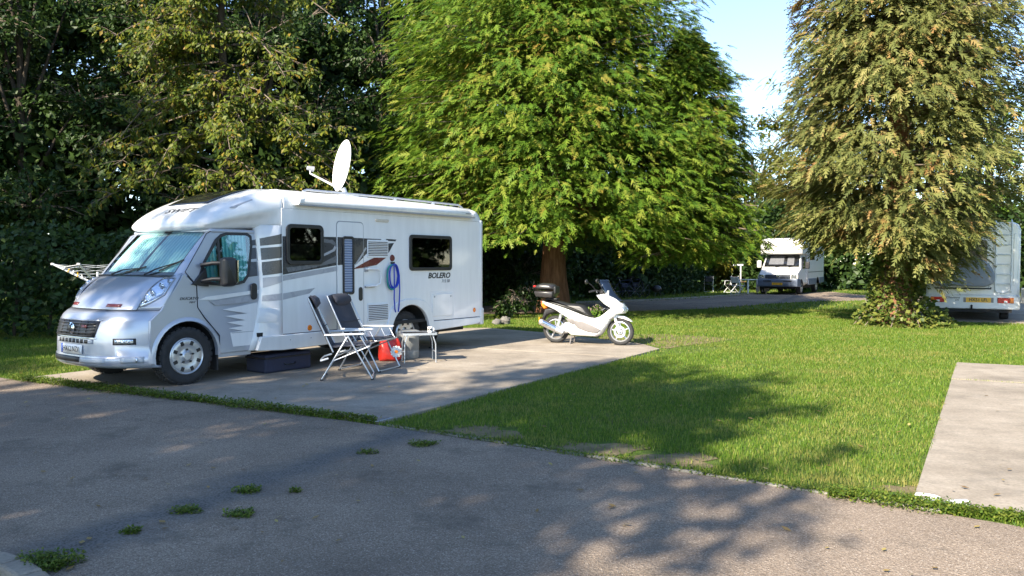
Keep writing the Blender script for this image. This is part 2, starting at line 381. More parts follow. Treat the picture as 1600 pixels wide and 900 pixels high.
        bp = N(t, 'ShaderNodeBump', Strength=.8, Distance=.04); L(noise(25, 5, .7), bp.inputs['Height']); L(bp.outputs[0], b.inputs['Normal'])
    elif kind == 'soil':
        base = ramp(t, noise(6, 8, .7), [(.3, (.12, .095, .05)), (.6, (.23, .185, .10)), (.8, (.32, .27, .15))])
        L(base, b.inputs['Base Color'])
        bp = N(t, 'ShaderNodeBump', Strength=.8, Distance=.03); L(noise(30, 5, .7), bp.inputs['Height']); L(bp.outputs[0], b.inputs['Normal'])
    return m
M['asphalt'] = ground_mat('old_asphalt', 'asphalt'); M['concrete'] = ground_mat('weathered_concrete', 'concrete')
M['lawn'] = ground_mat('lawn_soil', 'lawn'); M['soil'] = ground_mat('bare_soil', 'soil')
def sheet(name, poly, z, mat, kind='structure'):
    mb = MB(); mb.add([(x, y, z) for x, y in poly], [tuple(range(len(poly)))])
    o = mb.build(name, mat, smooth=0); return tag(o, kind=kind)
def slab(name, poly, z, mat, parent=None, th=.12):
    return MB().prism(poly, 'z', z - th, z).build(name, mat, parent, smooth=0)
sheet('ground', [(-900, -900), (900, -900), (900, 900), (-900, 900)], -.012, M['lawn'])
# road in the foreground: the edge curves gently
EDGE = [(-30, 24), (-18, 17.1), (-11, 13.1), (-7.15, 10.95), (-4.2, 9.36), (-1.33, 7.74), (.6, 6.46), (2.32, 5.30), (3.11, 4.72), (4.3, 3.6), (6.5, 1.2), (9, -2.5), (12, -9), (16, -30)]
sheet('road', EDGE + [(-30, -30)], 0, M['asphalt'])
PADL, PADR = (-6.75, 10.78), (-1.30, 7.80)
PAD1 = [PADL, (-4.0, 9.30), PADR, (0.05, 10.1), (1.45, 12.4), (2.73, 14.5), (2.55, 15.4), (1.75, 16.5), (.75, 17.9), (-.6, 19.2), (-1.6, 19.1)]
def cliph(poly, p, n):      # keep the side of the line through p that n points to
    out = []; f = lambda q: (q[0] - p[0]) * n[0] + (q[1] - p[1]) * n[1]
    for i in range(len(poly)):
        a, b_ = poly[i - 1], poly[i]; fa, fb = f(a), f(b_)
        if (fa < 0) != (fb < 0): t_ = fa / (fa - fb); out.append((a[0] + t_ * (b_[0] - a[0]), a[1] + t_ * (b_[1] - a[1])))
        if fb >= 0: out.append(b_)
    return out
pad1 = tag(sheet('caravan_pitch', PAD1, .003, M['soil']), kind='structure')
nj = Vector((.482, .876)); js = [Vector((.55, 10.9)), Vector((1.95, 13.2))]; rest = PAD1
for k, j in enumerate(js):
    slab('slab', cliph(rest, j - nj * .012, -nj), .018 - .002 * k, M['concrete'], pad1); rest = cliph(rest, j + nj * .012, nj)
slab('slab', rest, .019, M['concrete'], pad1)
P2A, P2B = (2.72, 5.28), (7.09, 12.5)
jl = (6.03, 10.75); d2 = Vector((.82, -.40)).normalized()
def off(p, k): return (p[0] + d2.x * k, p[1] + d2.y * k)
pad2 = tag(slab('empty_pitch', [P2A, (6.0, 10.70), off((6.0, 10.70), 6), (9.6, 2.2), (4.1, 4.05), (3.25, 4.86)], .016, M['concrete']), kind='structure')
tag(slab('pitch_end_slab', [(6.03, 10.76), P2B, off(P2B, 6), off((6.03, 10.76), 6)], .020, M['concrete']), kind='structure')
M['white_paint'] = simple('road_paint', (.78, .78, .76), .8, var=.12, vs=20)
pn = text('painted_number', '26', .33, M['white_paint'], None, (*gp(1473, 788), .0195), (0, 0, R(-36)), depth=.0008, sx=1.1, bold=.012)
tag(pn, 'white painted number 26 on the empty concrete pitch', 'number')
# far access road, and a pale slab standing for the sunlit strip along it
far = [gp(*p) for p in ((640, 494), (985, 487), (1100, 483), (1190, 476), (1260, 471.5), (1345, 470), (1420, 470), (1700, 474), (1700, 466), (1420, 462), (1345, 461), (1300, 456), (1180, 460), (1100, 466), (1000, 471), (880, 476), (640, 480))]
sheet('access_road', far, .004, M['asphalt'])
tag(slab('sunlit_strip', [gp(*p) for p in ((900, 474.5), (1000, 470.6), (1100, 465.6), (1180, 459.6), (1180, 457.8), (1100, 463.6), (1000, 468.6), (900, 472))], .03, M['concrete']), kind='structure')
sheet('soil_patch', [(2.9, 14.7), (3.3, 15.2), (3.9, 15.7), (4.6, 16.5), (4.3, 17.2), (3.4, 17.7), (2.2, 17.6), (1.0, 18.6), (.9, 18.0), (1.85, 16.6), (2.62, 15.5)], -.004, M['soil'])
tag(slab('right_hardstanding', [(10.9, 21.9), (15.6, 19.3), (22, 30), (17, 33)], .006, M['concrete'], th=.02), kind='structure')
# kerb edging: low concrete lengths between road and lawn, each its own piece
M['kerb'] = simple('mossy_edging', (.20, .185, .155), .95, var=.4, vs=7, bump=.5, bs=40)
kerb = thing('kerb_edging', 'low sunken concrete edging between the asphalt road and the lawn', 'kerb', (0, 0, 0))
kp = [Vector(p) for p in ((-1.25, 7.70), (-.3, 7.08), (.6, 6.46), (1.45, 5.89), (2.32, 5.30), (2.75, 4.99))]
for a, b_ in zip(kp[:-1], kp[1:]):
    d = (b_ - a); n = Vector((-d.y, d.x)).normalized(); a2 = a + d * .012; b2 = b_ - d * .012; h = random.uniform(.010, .022)
    MB().prism([tuple(a2), tuple(b2), tuple(b2 + n * .055), tuple(a2 + n * .055)], 'z', -.05, h).build('kerb_stone', M['kerb'], kerb, smooth=0, bevel=.008)
ck = thing('corner_kerb', 'grey kerb stones curving at the near left of the road', 'kerb', (0, 0, 0))
cks = [gp(-60, 868), gp(8, 873), gp(38, 884), gp(70, 903), gp(110, 940)]
for a, b_ in zip(cks[:-1], cks[1:]):
    a, b_ = Vector(a), Vector(b_); d = b_ - a; n = Vector((d.y, -d.x)).normalized(); a2 = a + d * .03; b2 = b_ - d * .03
    MB().prism([tuple(a2), tuple(a2 + n * .13), tuple(b2 + n * .13), tuple(b2)], 'z', -.05, .05).build('kerb_stone', M['concrete'], ck, smooth=0, bevel=.02)
dr = thing('drain_cover', 'small square metal drain cover at the corner of the pitch', 'drain cover', (*gp(583, 656.5), .019), R(-32))
MB().box(-.17, .17, -.12, .12, 0, .006).build('frame', M['grey_line'], dr, bevel=.003)
MB().box(-.14, .14, -.095, .095, .006, .012).build('lid', M['brownish'], dr, bevel=.003)
# ------------------------------------------------------------------ grass
def inpoly(P, poly):
    x, y = P[:, 0], P[:, 1]; ins = np.zeros(len(P), bool); n = len(poly)
    for i in range(n):
        x1, y1 = poly[i]; x2, y2 = poly[i - 1]
        c = ((y1 > y) != (y2 > y)) & (x < (x2 - x1) * (y - y1) / (y2 - y1 + 1e-12) + x1); ins ^= c
    return ins
def vnoise(P, scale, seed=0):
    r = np.random.default_rng(seed); s = np.zeros(len(P))
    for k in range(6):
        a = r.uniform(0, 2 * np.pi); f = scale * r.uniform(.5, 1.8); s += np.sin((P[:, 0] * np.cos(a) + P[:, 1] * np.sin(a)) * f + r.uniform(0, 7)) 
    return s / 6
def blades(name, P, h, w_, mat, lean=.5, z=0.0, kind='stuff', label=None, cat=None):
    n = len(P); a = rng.uniform(0, 2 * np.pi, n); b = rng.uniform(0, 2 * np.pi, n)
    h = h * rng.uniform(.55, 1.25, n); le = lean * h * rng.uniform(.1, 1.2, n)
    V = np.zeros((n, 3, 3)); dx, dy = np.cos(a) * w_ / 2, np.sin(a) * w_ / 2
    zz = z if np.ndim(z) else np.full(n, z)
    V[:, 0] = np.c_[P[:, 0] - dx, P[:, 1] - dy, zz - .004]; V[:, 1] = np.c_[P[:, 0] + dx, P[:, 1] + dy, zz - .004]
    V[:, 2] = np.c_[P[:, 0] + np.cos(b) * le, P[:, 1] + np.sin(b) * le, zz + h]
    return npmesh(name, V.reshape(-1, 3), np.arange(3 * n).reshape(-1, 3), mat, kind, label, cat)
def npmesh(name, V, Fc, mat, kind=None, label=None, cat=None, parent=None, smooth=False):
    me = bpy.data.meshes.new(name); nv, nf, k = len(V), len(Fc), Fc.shape[1]
    me.vertices.add(nv); me.vertices.foreach_set('co', np.ascontiguousarray(V, dtype=np.float32).ravel())
    me.loops.add(nf * k); me.loops.foreach_set('vertex_index', np.ascontiguousarray(Fc, dtype=np.int32).ravel())
    me.polygons.add(nf); me.polygons.foreach_set('loop_start', np.arange(0, nf * k, k, dtype=np.int32))
    if smooth: me.polygons.foreach_set('use_smooth', np.ones(nf, bool))
    me.update(calc_edges=True); me.materials.append(mat)
    o = link(bpy.data.objects.new(name, me))
    if parent: o.parent = parent
    return tag(o, label, cat, None, kind)
M['grass'] = leaf_mat('grass_blades', [(0, (.070, .145, .014)), (.45, (.125, .215, .022)), (.85, (.20, .275, .035)), (1, (.33, .34, .09))], patch=(.31, .29, .08), trans=.45, pscale=.55, plo=.62, phi=.82)
M['weed'] = leaf_mat('verge_weeds', [(0, (.06, .11, .012)), (.6, (.11, .17, .02)), (1, (.22, .24, .04))], trans=.4)
allpads = [PAD1, [P2A, (6.0, 10.70), off((6.0, 10.70), 6), (9.6, 2.2), (4.1, 4.05), (3.25, 4.86)], [(6.03, 10.76), P2B, off(P2B, 6), off((6.03, 10.76), 6)], far, EDGE + [(-30, -30)],
           [(10.9, 21.9), (15.6, 19.3), (22, 30), (17, 33)]]
BARE = ((-.35, 7.42, .40), (.75, 6.75, .36), (1.30, 6.36, .36), (2.80, 5.52, .18))
for bx, by, br in BARE:
    sheet('soil_patch', [(bx + br * 1.05 * (1 + .25 * math.sin(3 * a + bx * 9) + .12 * math.sin(7 * a)) * math.cos(a), by + br * .75 * (1 + .25 * math.sin(3 * a + bx * 9) + .12 * math.sin(7 * a)) * math.sin(a)) for a in np.linspace(0, 2 * math.pi, 29)[:-1]], -.006, M['soil'])
def lawn_points(n, ymin, ymax, spread=.72):
    Y = np.sqrt(rng.uniform(ymin ** 1.0, ymax ** 1.0, n)) ** 2; X = rng.uniform(-spread, spread, n) * Y
    P = np.c_[X, Y]; P[:, :2] += 0
    j = P + np.c_[vnoise(P, 9, 3), vnoise(P, 9, 4)] * .06
    keep = np.ones(n, bool)
    for q in allpads: keep &= ~inpoly(j, q)
    bare = (vnoise(P, .9, 8) > .50) & (P[:, 1] < 40); keep &= ~(bare & (rng.uniform(0, 1, n) < .75))
    sp_ = inpoly(j, [(2.9, 14.7), (4.9, 16.2), (4.4, 17.3), (3.4, 17.8), (2.2, 17.6), (1.0, 18.6), (1.85, 16.6)]); keep &= ~(sp_ & (rng.uniform(0, 1, n) < .62))
    for bx, by, br in BARE:
        keep &= ~((np.hypot((P[:, 0] - bx), (P[:, 1] - by) * 1.4) < br * (1 + .4 * vnoise(P, 12, 5))) & (rng.uniform(0, 1, n) < .9))
    return P[keep]
P = lawn_points(620000, 4.6, 27)
wd = .0048 + .00060 * P[:, 1]
tall = 1 + .35 * vnoise(P, 2.2, 21)
blades('lawn_grass', P, (.030 + .0007 * P[:, 1]) * tall, wd, M['grass'], label='short green lawn grass between the two pitches', cat='grass')
P = lawn_points(90000, 27, 60)
blades('far_grass', P, np.full(len(P), .085), np.full(len(P), .035), M['grass'], label='lawn grass beyond the access road', cat='grass')
# creeping weeds along the edges: small leaves, low mats
def leafpatch(P, size, zmax):
    n = len(P); z = rng.uniform(0, 1, n) * zmax
    a = rng.uniform(0, 2 * np.pi, n); t = rng.uniform(-.9, .9, n); s = size * rng.uniform(.6, 1.4, n)
    A = np.c_[np.cos(a) * np.cos(t), np.sin(a) * np.cos(t), np.sin(t)]; S = np.c_[-np.sin(a), np.cos(a), rng.uniform(-.5, .5, n)]
    C = np.c_[P, z]; V = np.stack([C, C + A * s[:, None] * .5 + S * s[:, None] * .35, C + A * s[:, None], C + A * s[:, None] * .5 - S * s[:, None] * .35], 1)
    V[:, :, 2] = np.maximum(V[:, :, 2], .002)
    return V.reshape(-1, 3), np.arange(4 * n).reshape(-1, 4)
def along(pts, n, width, seed):
    pts = np.array(pts); seg = np.diff(pts, axis=0); L = np.hypot(*seg.T); c = np.r_[0, np.cumsum(L)]
    s = rng.uniform(0, c[-1], n); i = np.clip(np.searchsorted(c, s) - 1, 0, len(seg) - 1); f = (s - c[i]) / L[i]
    B = pts[i] + seg[i] * f[:, None]; nn = np.c_[-seg[i, 1], seg[i, 0]] / L[i][:, None]
    wv = width * np.clip(.55 + .8 * vnoise(np.c_[s, s * 0], 4.0, seed), .05, 1.4)
    return B + nn * (rng.normal(0, .45, n) * wv)[:, None]
edge1 = [(-6.9, 10.83), (-4.2, 9.37), (-2.4, 8.40), (-1.35, 7.80)]
V, Fc = leafpatch(along(edge1, 12000, .20, 31), .024, .075); npmesh('verge_weeds', V, Fc, M['weed'], 'stuff', 'creeping green weeds along the road edge of the occupied pitch', 'weeds')
V, Fc = leafpatch(along([(-1.2, 7.70), (.6, 6.50), (2.3, 5.36)], 3500, .07, 33), .020, .03); npmesh('kerb_weeds', V, Fc, M['weed'], 'stuff', 'thin weeds creeping over the lawn edging', 'weeds')
V, Fc = leafpatch(along([(2.2, 5.42), (2.75, 5.08), (3.2, 4.83), (4.2, 3.95)], 14000, .24, 35), .020, .05); npmesh('pitch_weeds', V, Fc, M['weed'], 'stuff', 'low mat of weeds between the road and the empty pitch', 'weeds')
for px, py, rx, n, lab in ((75, 884, .18, 1500, 'largest weed clump, beside the corner kerb stones'), (205, 832, .07, 220, 'small weed tuft on the asphalt nearest the corner kerb'), (292, 799, .11, 420, 'flat weed tuft second from the corner kerb'),
                           (388, 768, .11, 480, 'round weed tuft farthest from the camera in the road crack'), (375, 805, .11, 420, 'weed tuft nearest the camera below the round one'), (461, 769, .05, 150, 'tiny weed tuft at the right end of the road crack'),
                           (575, 708, .10, 260, 'thin weed tuft on the asphalt below the drain cover'), (660, 695, .15, 600, 'yellowish weed tuft on the asphalt by the lawn edging')):
    c = gp(px, py); aa = rng.uniform(0, 6.283, n); q = np.c_[np.cos(aa), np.sin(aa)] * (rng.uniform(0, 1, n) ** .65 * (1 + .18 * np.sin(3 * aa + px)))[:, None] * np.array([rx, rx * .75]) * .9 + np.array(c)
    V, Fc = leafpatch(q, .018, .03 if n < 1000 else .06); V = V - np.array([c[0], c[1], 0])
    o = npmesh('weed_tuft', V, Fc, M['weed'], None, lab, 'weed'); o.location = (c[0], c[1], 0); o['group'] = 'weed tufts growing in the asphalt'

# fallen leaves
M['litter'] = leaf_mat('fallen_leaves', [(0, (.16, .09, .03)), (.5, (.28, .18, .06)), (1, (.36, .30, .10))], trans=.1)
rng = np.random.default_rng(90); n = 520; Y = rng.uniform(3.6, 24, n); P = np.c_[rng.uniform(-.68, .68, n) * Y, Y]
a = rng.uniform(0, 6.28, n); s_ = rng.uniform(.014, .034, n); t_ = rng.uniform(-.3, .3, n); zz = np.where(inpoly(P, EDGE + [(-30, -30)]), .006, .026)
A = np.c_[np.cos(a), np.sin(a), t_]; S = np.c_[-np.sin(a), np.cos(a), -t_ * .5]; C = np.c_[P, zz + .008]
V = np.stack([C - A * s_[:, None], C + S * s_[:, None] * .55, C + A * s_[:, None], C - S * s_[:, None] * .55], 1).reshape(-1, 3)
npmesh('fallen_leaves', V, np.arange(4 * n).reshape(-1, 4), M['litter'], 'stuff', 'scattered small dry leaves on road, pitch and lawn', 'leaves')
# ================================================================== the silver and white motorhome
SW_A = R(35.1); SW_O = Vector((-5.5999, 10.0073, 0.0))
SWX = Vector((math.sin(SW_A), math.cos(SW_A), 0)); SWY = Vector((-math.cos(SW_A), math.sin(SW_A), 0))
def sidept(px, py, y=-1.14):
    u, v = (px - 800) / F_PX, -(py - 450) / F_PX
    d = Vector((u, cpit + v * spit, -spit + v * cpit)); C0 = Vector((0, 0, CAM_H)) - SW_O
    t = (y - C0.dot(SWY)) / d.dot(SWY); P_ = C0 + d * t
    return (P_.dot(SWX), P_.z)
def z6(pts, y=-1.14): return [sidept(a / 3.9125 + 380, b / 3.9125 + 330, y) for a, b in pts]
def z1(pts, y=-1.02): return [sidept(a / 2.6475 + 50, b / 2.6475 + 280, y) for a, b in pts]
sw = thing('motorhome', 'large white coachbuilt motorhome with silver cab and satellite dish on the left pitch', 'motorhome', (SW_O.x, SW_O.y, .018), R(90) - SW_A)
YS = -1.14
def arch(cx, cz, r, a0, a1, n=18): return [(cx + r * math.cos(R(a0 + (a1 - a0) * i / n)), cz + r * math.sin(R(a0 + (a1 - a0) * i / n))) for i in range(n + 1)]
RWX = 5.09
wallp = [(2.38, .56), (4.64, .56)] + arch(RWX, .40, .475, 160, 20) + [(5.55, .56), (7.04, .56), (7.04, 2.37), (2.38, 2.37)]
wl = MB().prism(wallp, 'y', YS, YS + .05).build('side_wall', M['white'], sw, smooth=30, bevel=.006)
MB().prism([(2.38, .56), (7.04, .56), (7.04, 2.37), (2.38, 2.37)], 'y', 1.09, 1.14).build('side_wall', M['white'], sw, bevel=.006)
# skirts, proud of the wall, with a moulded wheel arch
sk = [(1.93, .36), (2.38, .33), (4.52, .36), (4.56, .40)] + arch(RWX, .39, .475, 172, 8) + [(5.62, .40), (5.66, .38), (6.9, .42), (7.04, .44), (7.04, .55), (5.68, .55), (5.60, .80), (5.44, .92), (5.24, .965), (4.94, .965), (4.74, .92), (4.58, .80), (4.50, .55), (2.0, .55)]
MB().prism(sk, 'y', YS - .022, YS + .04).build('skirt', M['white'], sw, smooth=30, bevel=.012)
MB().prism([(2.0, .36), (7.04, .42), (7.04, .55), (2.0, .55)], 'y', 1.10, 1.162).build('skirt', M['white'], sw, bevel=.012)
# roof with rounded edges
def roof_sec(x, w_, zt):
    r = [(-w_, 2.372), (-w_, zt - .19), (-w_ + .015, zt - .11), (-w_ + .06, zt - .05), (-w_ + .16, zt - .012), (-.5, zt + .01), (0, zt + .015), (.5, zt + .01), (w_ - .16, zt - .012), (w_ - .06, zt - .05), (w_ - .015, zt - .11), (w_, zt - .19), (w_, 2.372)]
    return [(x, a, b) for a, b in r]
MB().loft([roof_sec(2.42, 1.14, 2.66), roof_sec(3.5, 1.14, 2.665), roof_sec(5.5, 1.14, 2.66), roof_sec(6.9, 1.14, 2.63), roof_sec(7.04, 1.13, 2.60), roof_sec(7.13, 1.10, 2.53)]).build('roof', M['white'], sw, smooth=50)
# rear end
rp = [(7.042, -1.145), (7.12, -1.14), (7.18, -1.10), (7.205, -1.02), (7.215, 0), (7.205, 1.02), (7.18, 1.10), (7.12, 1.14), (7.042, 1.145)]
MB().prism(rp, 'z', .44, 2.40).build('rear_wall', M['white'], sw, smooth=50, bevel=.02)
MB().prism([(a + .02 * (a > 7.1), b * 1.012) for a, b in rp], 'z', .40, .72).build('rear_bumper', M['white_trim'], sw, smooth=50, bevel=.02)
MB().box(.55, 6.95, -.80, .80, .30, .54).build('chassis', M['under'], sw)
MB().box(2.0, 7.03, -1.08, 1.08, .545, .60).build('floor', M['under'], sw)
MB().box(1.0, 2.36, -.92, .92, .42, .55).build('cab_floor', M['under'], sw)
for y0, y1 in ((-1.089, -.66), (.66, 1.089)):   # wheel boxes
    mb = MB(); mb.prism(arch(RWX, .40, .52, 180, 0), 'y', y0 if y0 > 0 else y1 - .02, y0 + .02 if y0 > 0 else y1); mb.build('wheel_box', M['under'], sw)
    mb = MB(); pts = arch(RWX, .40, .50, 180, 0); mb.grid([[(a, y0, b) for a, b in pts], [(a, y1, b) for a, b in pts]]); mb.build('wheel_box', M['under'], sw)
    mb = MB(); pts = arch(.95, .40, .46, 185, -5); mb.grid([[(a, y0 * .93, b) for a, b in pts], [(a, y1 * .85, b) for a, b in pts]]); mb.build('wheel_box', M['under'], sw)
# low-profile nose above the cab
def nose_sec(x, w_, zb, zt, ins=.12, e=.02):
    h = zt - zb
    s = [(0, zb), (w_ - ins - .25, zb), (w_ - ins, zb + .02), (w_ - ins * .75, zb + .25 * h), (w_ - .01, zb + .42 * h), (w_, zb + .52 * h), (w_ - .01, zt - .30 * h), (w_ - .07, zt - .12 * h), (w_ - .22, zt - .02 * h), (w_ * .5, zt + e * .7), (0, zt + e)]
    return [(x, -a, b) for a, b in s] + [(x, a, b) for a, b in s[::-1][1:-1]]
nz = [nose_sec(1.285, .86, 2.07, 2.115, .06, 0), nose_sec(1.30, .92, 2.03, 2.16, .05, 0), nose_sec(1.38, .985, 2.015, 2.24, .06, .01), nose_sec(1.55, 1.03, 2.02, 2.36, .09), nose_sec(1.80, 1.075, 2.035, 2.48, .13), nose_sec(2.05, 1.11, 2.05, 2.575, .14), nose_sec(2.25, 1.13, 2.06, 2.635, .08), nose_sec(2.40, 1.14, 2.07, 2.665, .01), nose_sec(2.418, 1.139, 2.07, 2.664, .01)]
nose = MB().loft(nz).build('cab_nose', M['white'], sw, smooth=60, sub=2)
from mathutils.bvhtree import BVHTree
_dg = bpy.context.evaluated_depsgraph_get(); _me = nose.evaluated_get(_dg).to_mesh()
_bvh = BVHTree.FromPolygons([v.co.copy() for v in _me.vertices], [tuple(p.vertices) for p in _me.polygons])
def ntop(x, y, k=.006):      # height of the nose roof
    h = _bvh.ray_cast(Vector((x, y, 5)), Vector((0, 0, -1)))
    return (h[0].z if h[0] else 2.2) + k
def npatch(name, quad, mat, n=8, k=.008, parent=None):
    (ax, ay), (bx, by), (cx, cy), (dx, dy) = quad; P_ = []
    for i in range(n + 1):
        row = []
        for j in range(n + 1):
            s, t_ = i / n, j / n
            x = (1 - s) * ((1 - t_) * ax + t_ * bx) + s * ((1 - t_) * dx + t_ * cx); y = (1 - s) * ((1 - t_) * ay + t_ * by) + s * ((1 - t_) * dy + t_ * cy)
            row.append((x, y, ntop(x, y, k)))
        P_.append(row)
    return MB().grid(P_).build(name, mat, parent or sw, solid=.004)
sr = npatch('skylight', ((1.62, -.50), (1.62, .50), (2.22, .60), (2.22, -.60)), M['dark_glass'], k=.016)
npatch('skylight_seal', ((1.60, -.53), (1.60, .53), (2.25, .63), (2.25, -.63)), M['white_trim'], k=.008)
lm = text('lettering', 'SWIFT', .15, M['ink'], sw, (0, 0, 0), (0, 0, 0), depth=0, shear=.25, sx=1, bold=.003)
for v in lm.data.vertices:      # laid on the curved nose
    tx, ty = v.co.x * 1.65, v.co.y; x_, y_ = 1.475 + ty * .80, -.06 - tx; v.co = (x_, y_, ntop(x_, y_, .004))
# marker lamp let into the nose shoulder
MB().add([(1.62, -1.005, 2.335), (1.97, -1.035, 2.47), (1.99, -1.045, 2.43), (1.74, -1.04, 2.32), (1.62, -.985, 2.345), (1.97, -1.01, 2.48), (1.99, -1.02, 2.44), (1.74, -1.01, 2.33)],
         [(0, 1, 2, 3), (4, 7, 6, 5), (0, 4, 5, 1), (1, 5, 6, 2), (2, 6, 7, 3), (3, 7, 4, 0)]).build('marker_lamp', M['lt_decal'], sw, bevel=.006)
# ---- filler column between cab door and coach wall
COLZ = [.36, .56, .9, 1.28, 1.7, 2.08]; COLX = [1.90, 1.97, 2.055, 2.10, 2.095, 2.075]
def colp(z, t_, k=0.0):
    x0 = float(np.interp(z, COLZ, COLX)); y0 = -1.024 + .11 * max(0, z - 1.28); return (x0 - .03 + (2.415 - x0) * t_, y0 + .03 * max(0, .06 - t_) / .06 - (1.14 + y0) * min(1, t_ * 1.25) ** .8 - k, z)
for sgn in (1, -1):
    MB().grid([[tuple(np.multiply(colp(z, t_), (1, sgn, 1))) for t_ in (0, .06, .2, .5, .8, 1)] for z in np.linspace(.36, 2.12, 12)]).build('cab_filler', M['white'], sw, smooth=60, solid=.02)
def colpatch(z0a, z1a, z0b, z1b, mat, t0=.03, t1=.97, name='decal'):
    MB().grid([[colp(z0a + (z0b - z0a) * (t_ - t0) / (t1 - t0) if not i else z1a + (z1b - z1a) * (t_ - t0) / (t1 - t0), t_, .004) for t_ in np.linspace(t0, t1, 7)] for i in (0, 1)]).build(name, mat, sw, smooth=60)
colpatch(1.82, 1.92, 1.86, 2.0, M['dk_decal']); colpatch(1.62, 1.79, 1.66, 1.82, M['dk_decal']); colpatch(1.40, 1.59, 1.44, 1.63, M['dk_decal'])
colpatch(1.22, 1.37, 1.31, 1.40, M['lt_decal']); colpatch(1.04, 1.12, 1.05, 1.15, M['lt_decal'])
MB().grid([[colp(z, t_, .005) for t_ in np.linspace(.08, .85, 6)] for z in (.74, .94)]).build('locker_flap', M['white_trim'], sw, solid=.008, bevel=.004)
# ---- decals on the coach wall; where they cross the door they lie on the door
DX0, DX1 = 3.42, 3.97
def decal(pts, mat, name='decal', k=.0):
    poly = z6(pts)
    for lo, hi, y in ((2.39, DX0 - .008, YS), (DX0 + .004, DX1 - .004, YS - .012), (DX1 + .008, 7.0, YS)):
        c = clipx(poly, lo, hi)
        if len(c) > 2: MB().prism(c, 'y', y - .0022 - k, y + .001).build(name, mat, sw, smooth=0)
decal([(232, 160), (575, 165), (725, 172), (845, 178), (690, 330), (575, 337), (232, 398)], M['dk_decal'])
decal([(262, 352), (330, 345), (480, 325), (575, 275), (575, 318), (440, 350), (275, 382)], M['md_decal'], k=.0012)
decal([(488, 176), (548, 184), (575, 215), (575, 232), (535, 202), (488, 198)], M['md_decal'], k=.0012)
decal([(575, 215), (560, 250), (488, 285), (488, 270), (548, 240), (560, 212)], M['lt_decal'], k=.0012)
decal([(232, 403), (575, 344), (575, 372), (232, 436)], M['lt_decal'])
decal([(232, 512), (440, 476), (405, 510), (232, 552)], M['lt_decal'])
decal([(676, 338), (746, 228), (756, 232), (694, 328)], M['lt_decal'], k=.0012)
decal([(664, 362), (730, 325), (800, 291), (872, 291), (815, 335), (735, 352)], M['wine'], k=.0024)
decal([(872, 176), (936, 180), (930, 191), (878, 188)], M['dk_decal']); decal([(884, 205), (922, 200), (890, 260), (884, 262)], M['dk_decal'])
# ---- windows, door, vents and fittings on the wall
def wall_window(x0, x1, z0, z1, inner, r=.07):
    o = MB().frame(rrect(x0, x1, z0, z1, r), rrect(x0 + .055, x1 - .055, z0 + .055, z1 - .055, r * .6), 'y', YS - .028, YS + .001).build('window', M['black'], sw, bevel=.006)
    MB().prism(rrect(x0 + .03, x1 - .03, z0 + .03, z1 - .03, r * .8), 'y', YS - .006, YS - .003).build('blind', inner, o, smooth=0)
    MB().prism(rrect(x0 + .05, x1 - .05, z0 + .05, z1 - .05, r * .6), 'y', YS - .018, YS - .014).build('pane', M['smoke_glass'], o, smooth=0)
    return o
M['dim'] = simple('dim_interior', (.022, .02, .016), .8, var=.8, vs=3)
w1 = wall_window(2.45, 3.14, 1.56, 2.15, M['dim'], .085); MB().box(2.53, 2.95, YS - .012, YS - .007, 1.66, 1.86).build('laptop_lid', M['grey_line'], w1, bevel=.004)
wall_window(5.05, 6.18, 1.45, 2.07, M['slatblind'], .07)
MB().prism(rrect(DX0 - .014, DX1 + .014, .47, 2.235, .07), 'y', YS - .003, YS).build('door_seal', M['grey_line'], sw, smooth=0)
dpo = MB().prism(rrect(DX0, DX1, .48, 2.22, .06), 'y', YS - .012, YS).build('entrance_door', M['white'], sw, bevel=.005)
dwf = MB().frame(rrect(3.52, 3.755, 1.09, 2.0, .045), rrect(3.55, 3.725, 1.13, 1.96, .025), 'y', YS - .034, YS - .012).build('door_window', M['black'], dpo, bevel=.005)
MB().prism(rrect(3.54, 3.735, 1.12, 1.97, .03), 'y', YS - .018, YS - .0125).build('blind', M['doorblind'], dwf, smooth=0)
MB().prism(rrect(3.86, 3.945, .98, 1.20, .04), 'y', YS - .022, YS - .011).build('handle', M['black'], dpo, bevel=.008)
def vent(x0, x1, z0, z1, n):
    o = MB().prism(rrect(x0, x1, z0, z1, .015), 'y', YS - .010, YS).build('vent', M['white_trim'], sw, bevel=.004)
    for i in range(n):
        z = z0 + .025 + (z1 - z0 - .05) * (i + .5) / n; h = (z1 - z0 - .05) / n
        MB().box(x0 + .02, x1 - .02, YS - .0125, YS - .0098, z - h * .22, z + h * .22).build('slot', M['black'], o)
        MB().obox(((x0 + x1) / 2, YS - .016, z + h * .42), (x1 - x0 - .04, .012, h * .34), (R(25), 0, 0)).build('slat', M['white_trim'], o)
vent(4.06, 4.54, 1.67, 1.96, 9); vent(4.06, 4.54, .62, .93, 9)
MB().prism(rrect(5.60, 6.25, .59, 1.07, .03), 'y', YS - .004, YS).build('hatch_frame', M['white_trim'], sw, bevel=.002)
hh = MB().prism(rrect(5.64, 6.21, .63, 1.03, .035), 'y', YS - .014, YS).build('locker_hatch', M['white'], sw, bevel=.006)
for x in (5.70, 6.15): MB().cyl((x, YS - .02, .98), (x, YS - .012, .98), .015, n=10).build('lock', M['grey_line'], hh)
gh = MB().tube([(4.01, YS - .004, 1.49), (4.03, YS - .05, 1.49), (4.25, YS - .05, 1.485), (4.31, YS - .05, 1.45), (4.325, YS - .05, 1.35), (4.30, YS - .05, 1.25), (4.22, YS - .05, 1.215), (4.03, YS - .05, 1.21), (4.01, YS - .004, 1.21)], .016, 8).build('grab_handle', M['white_trim'], sw)
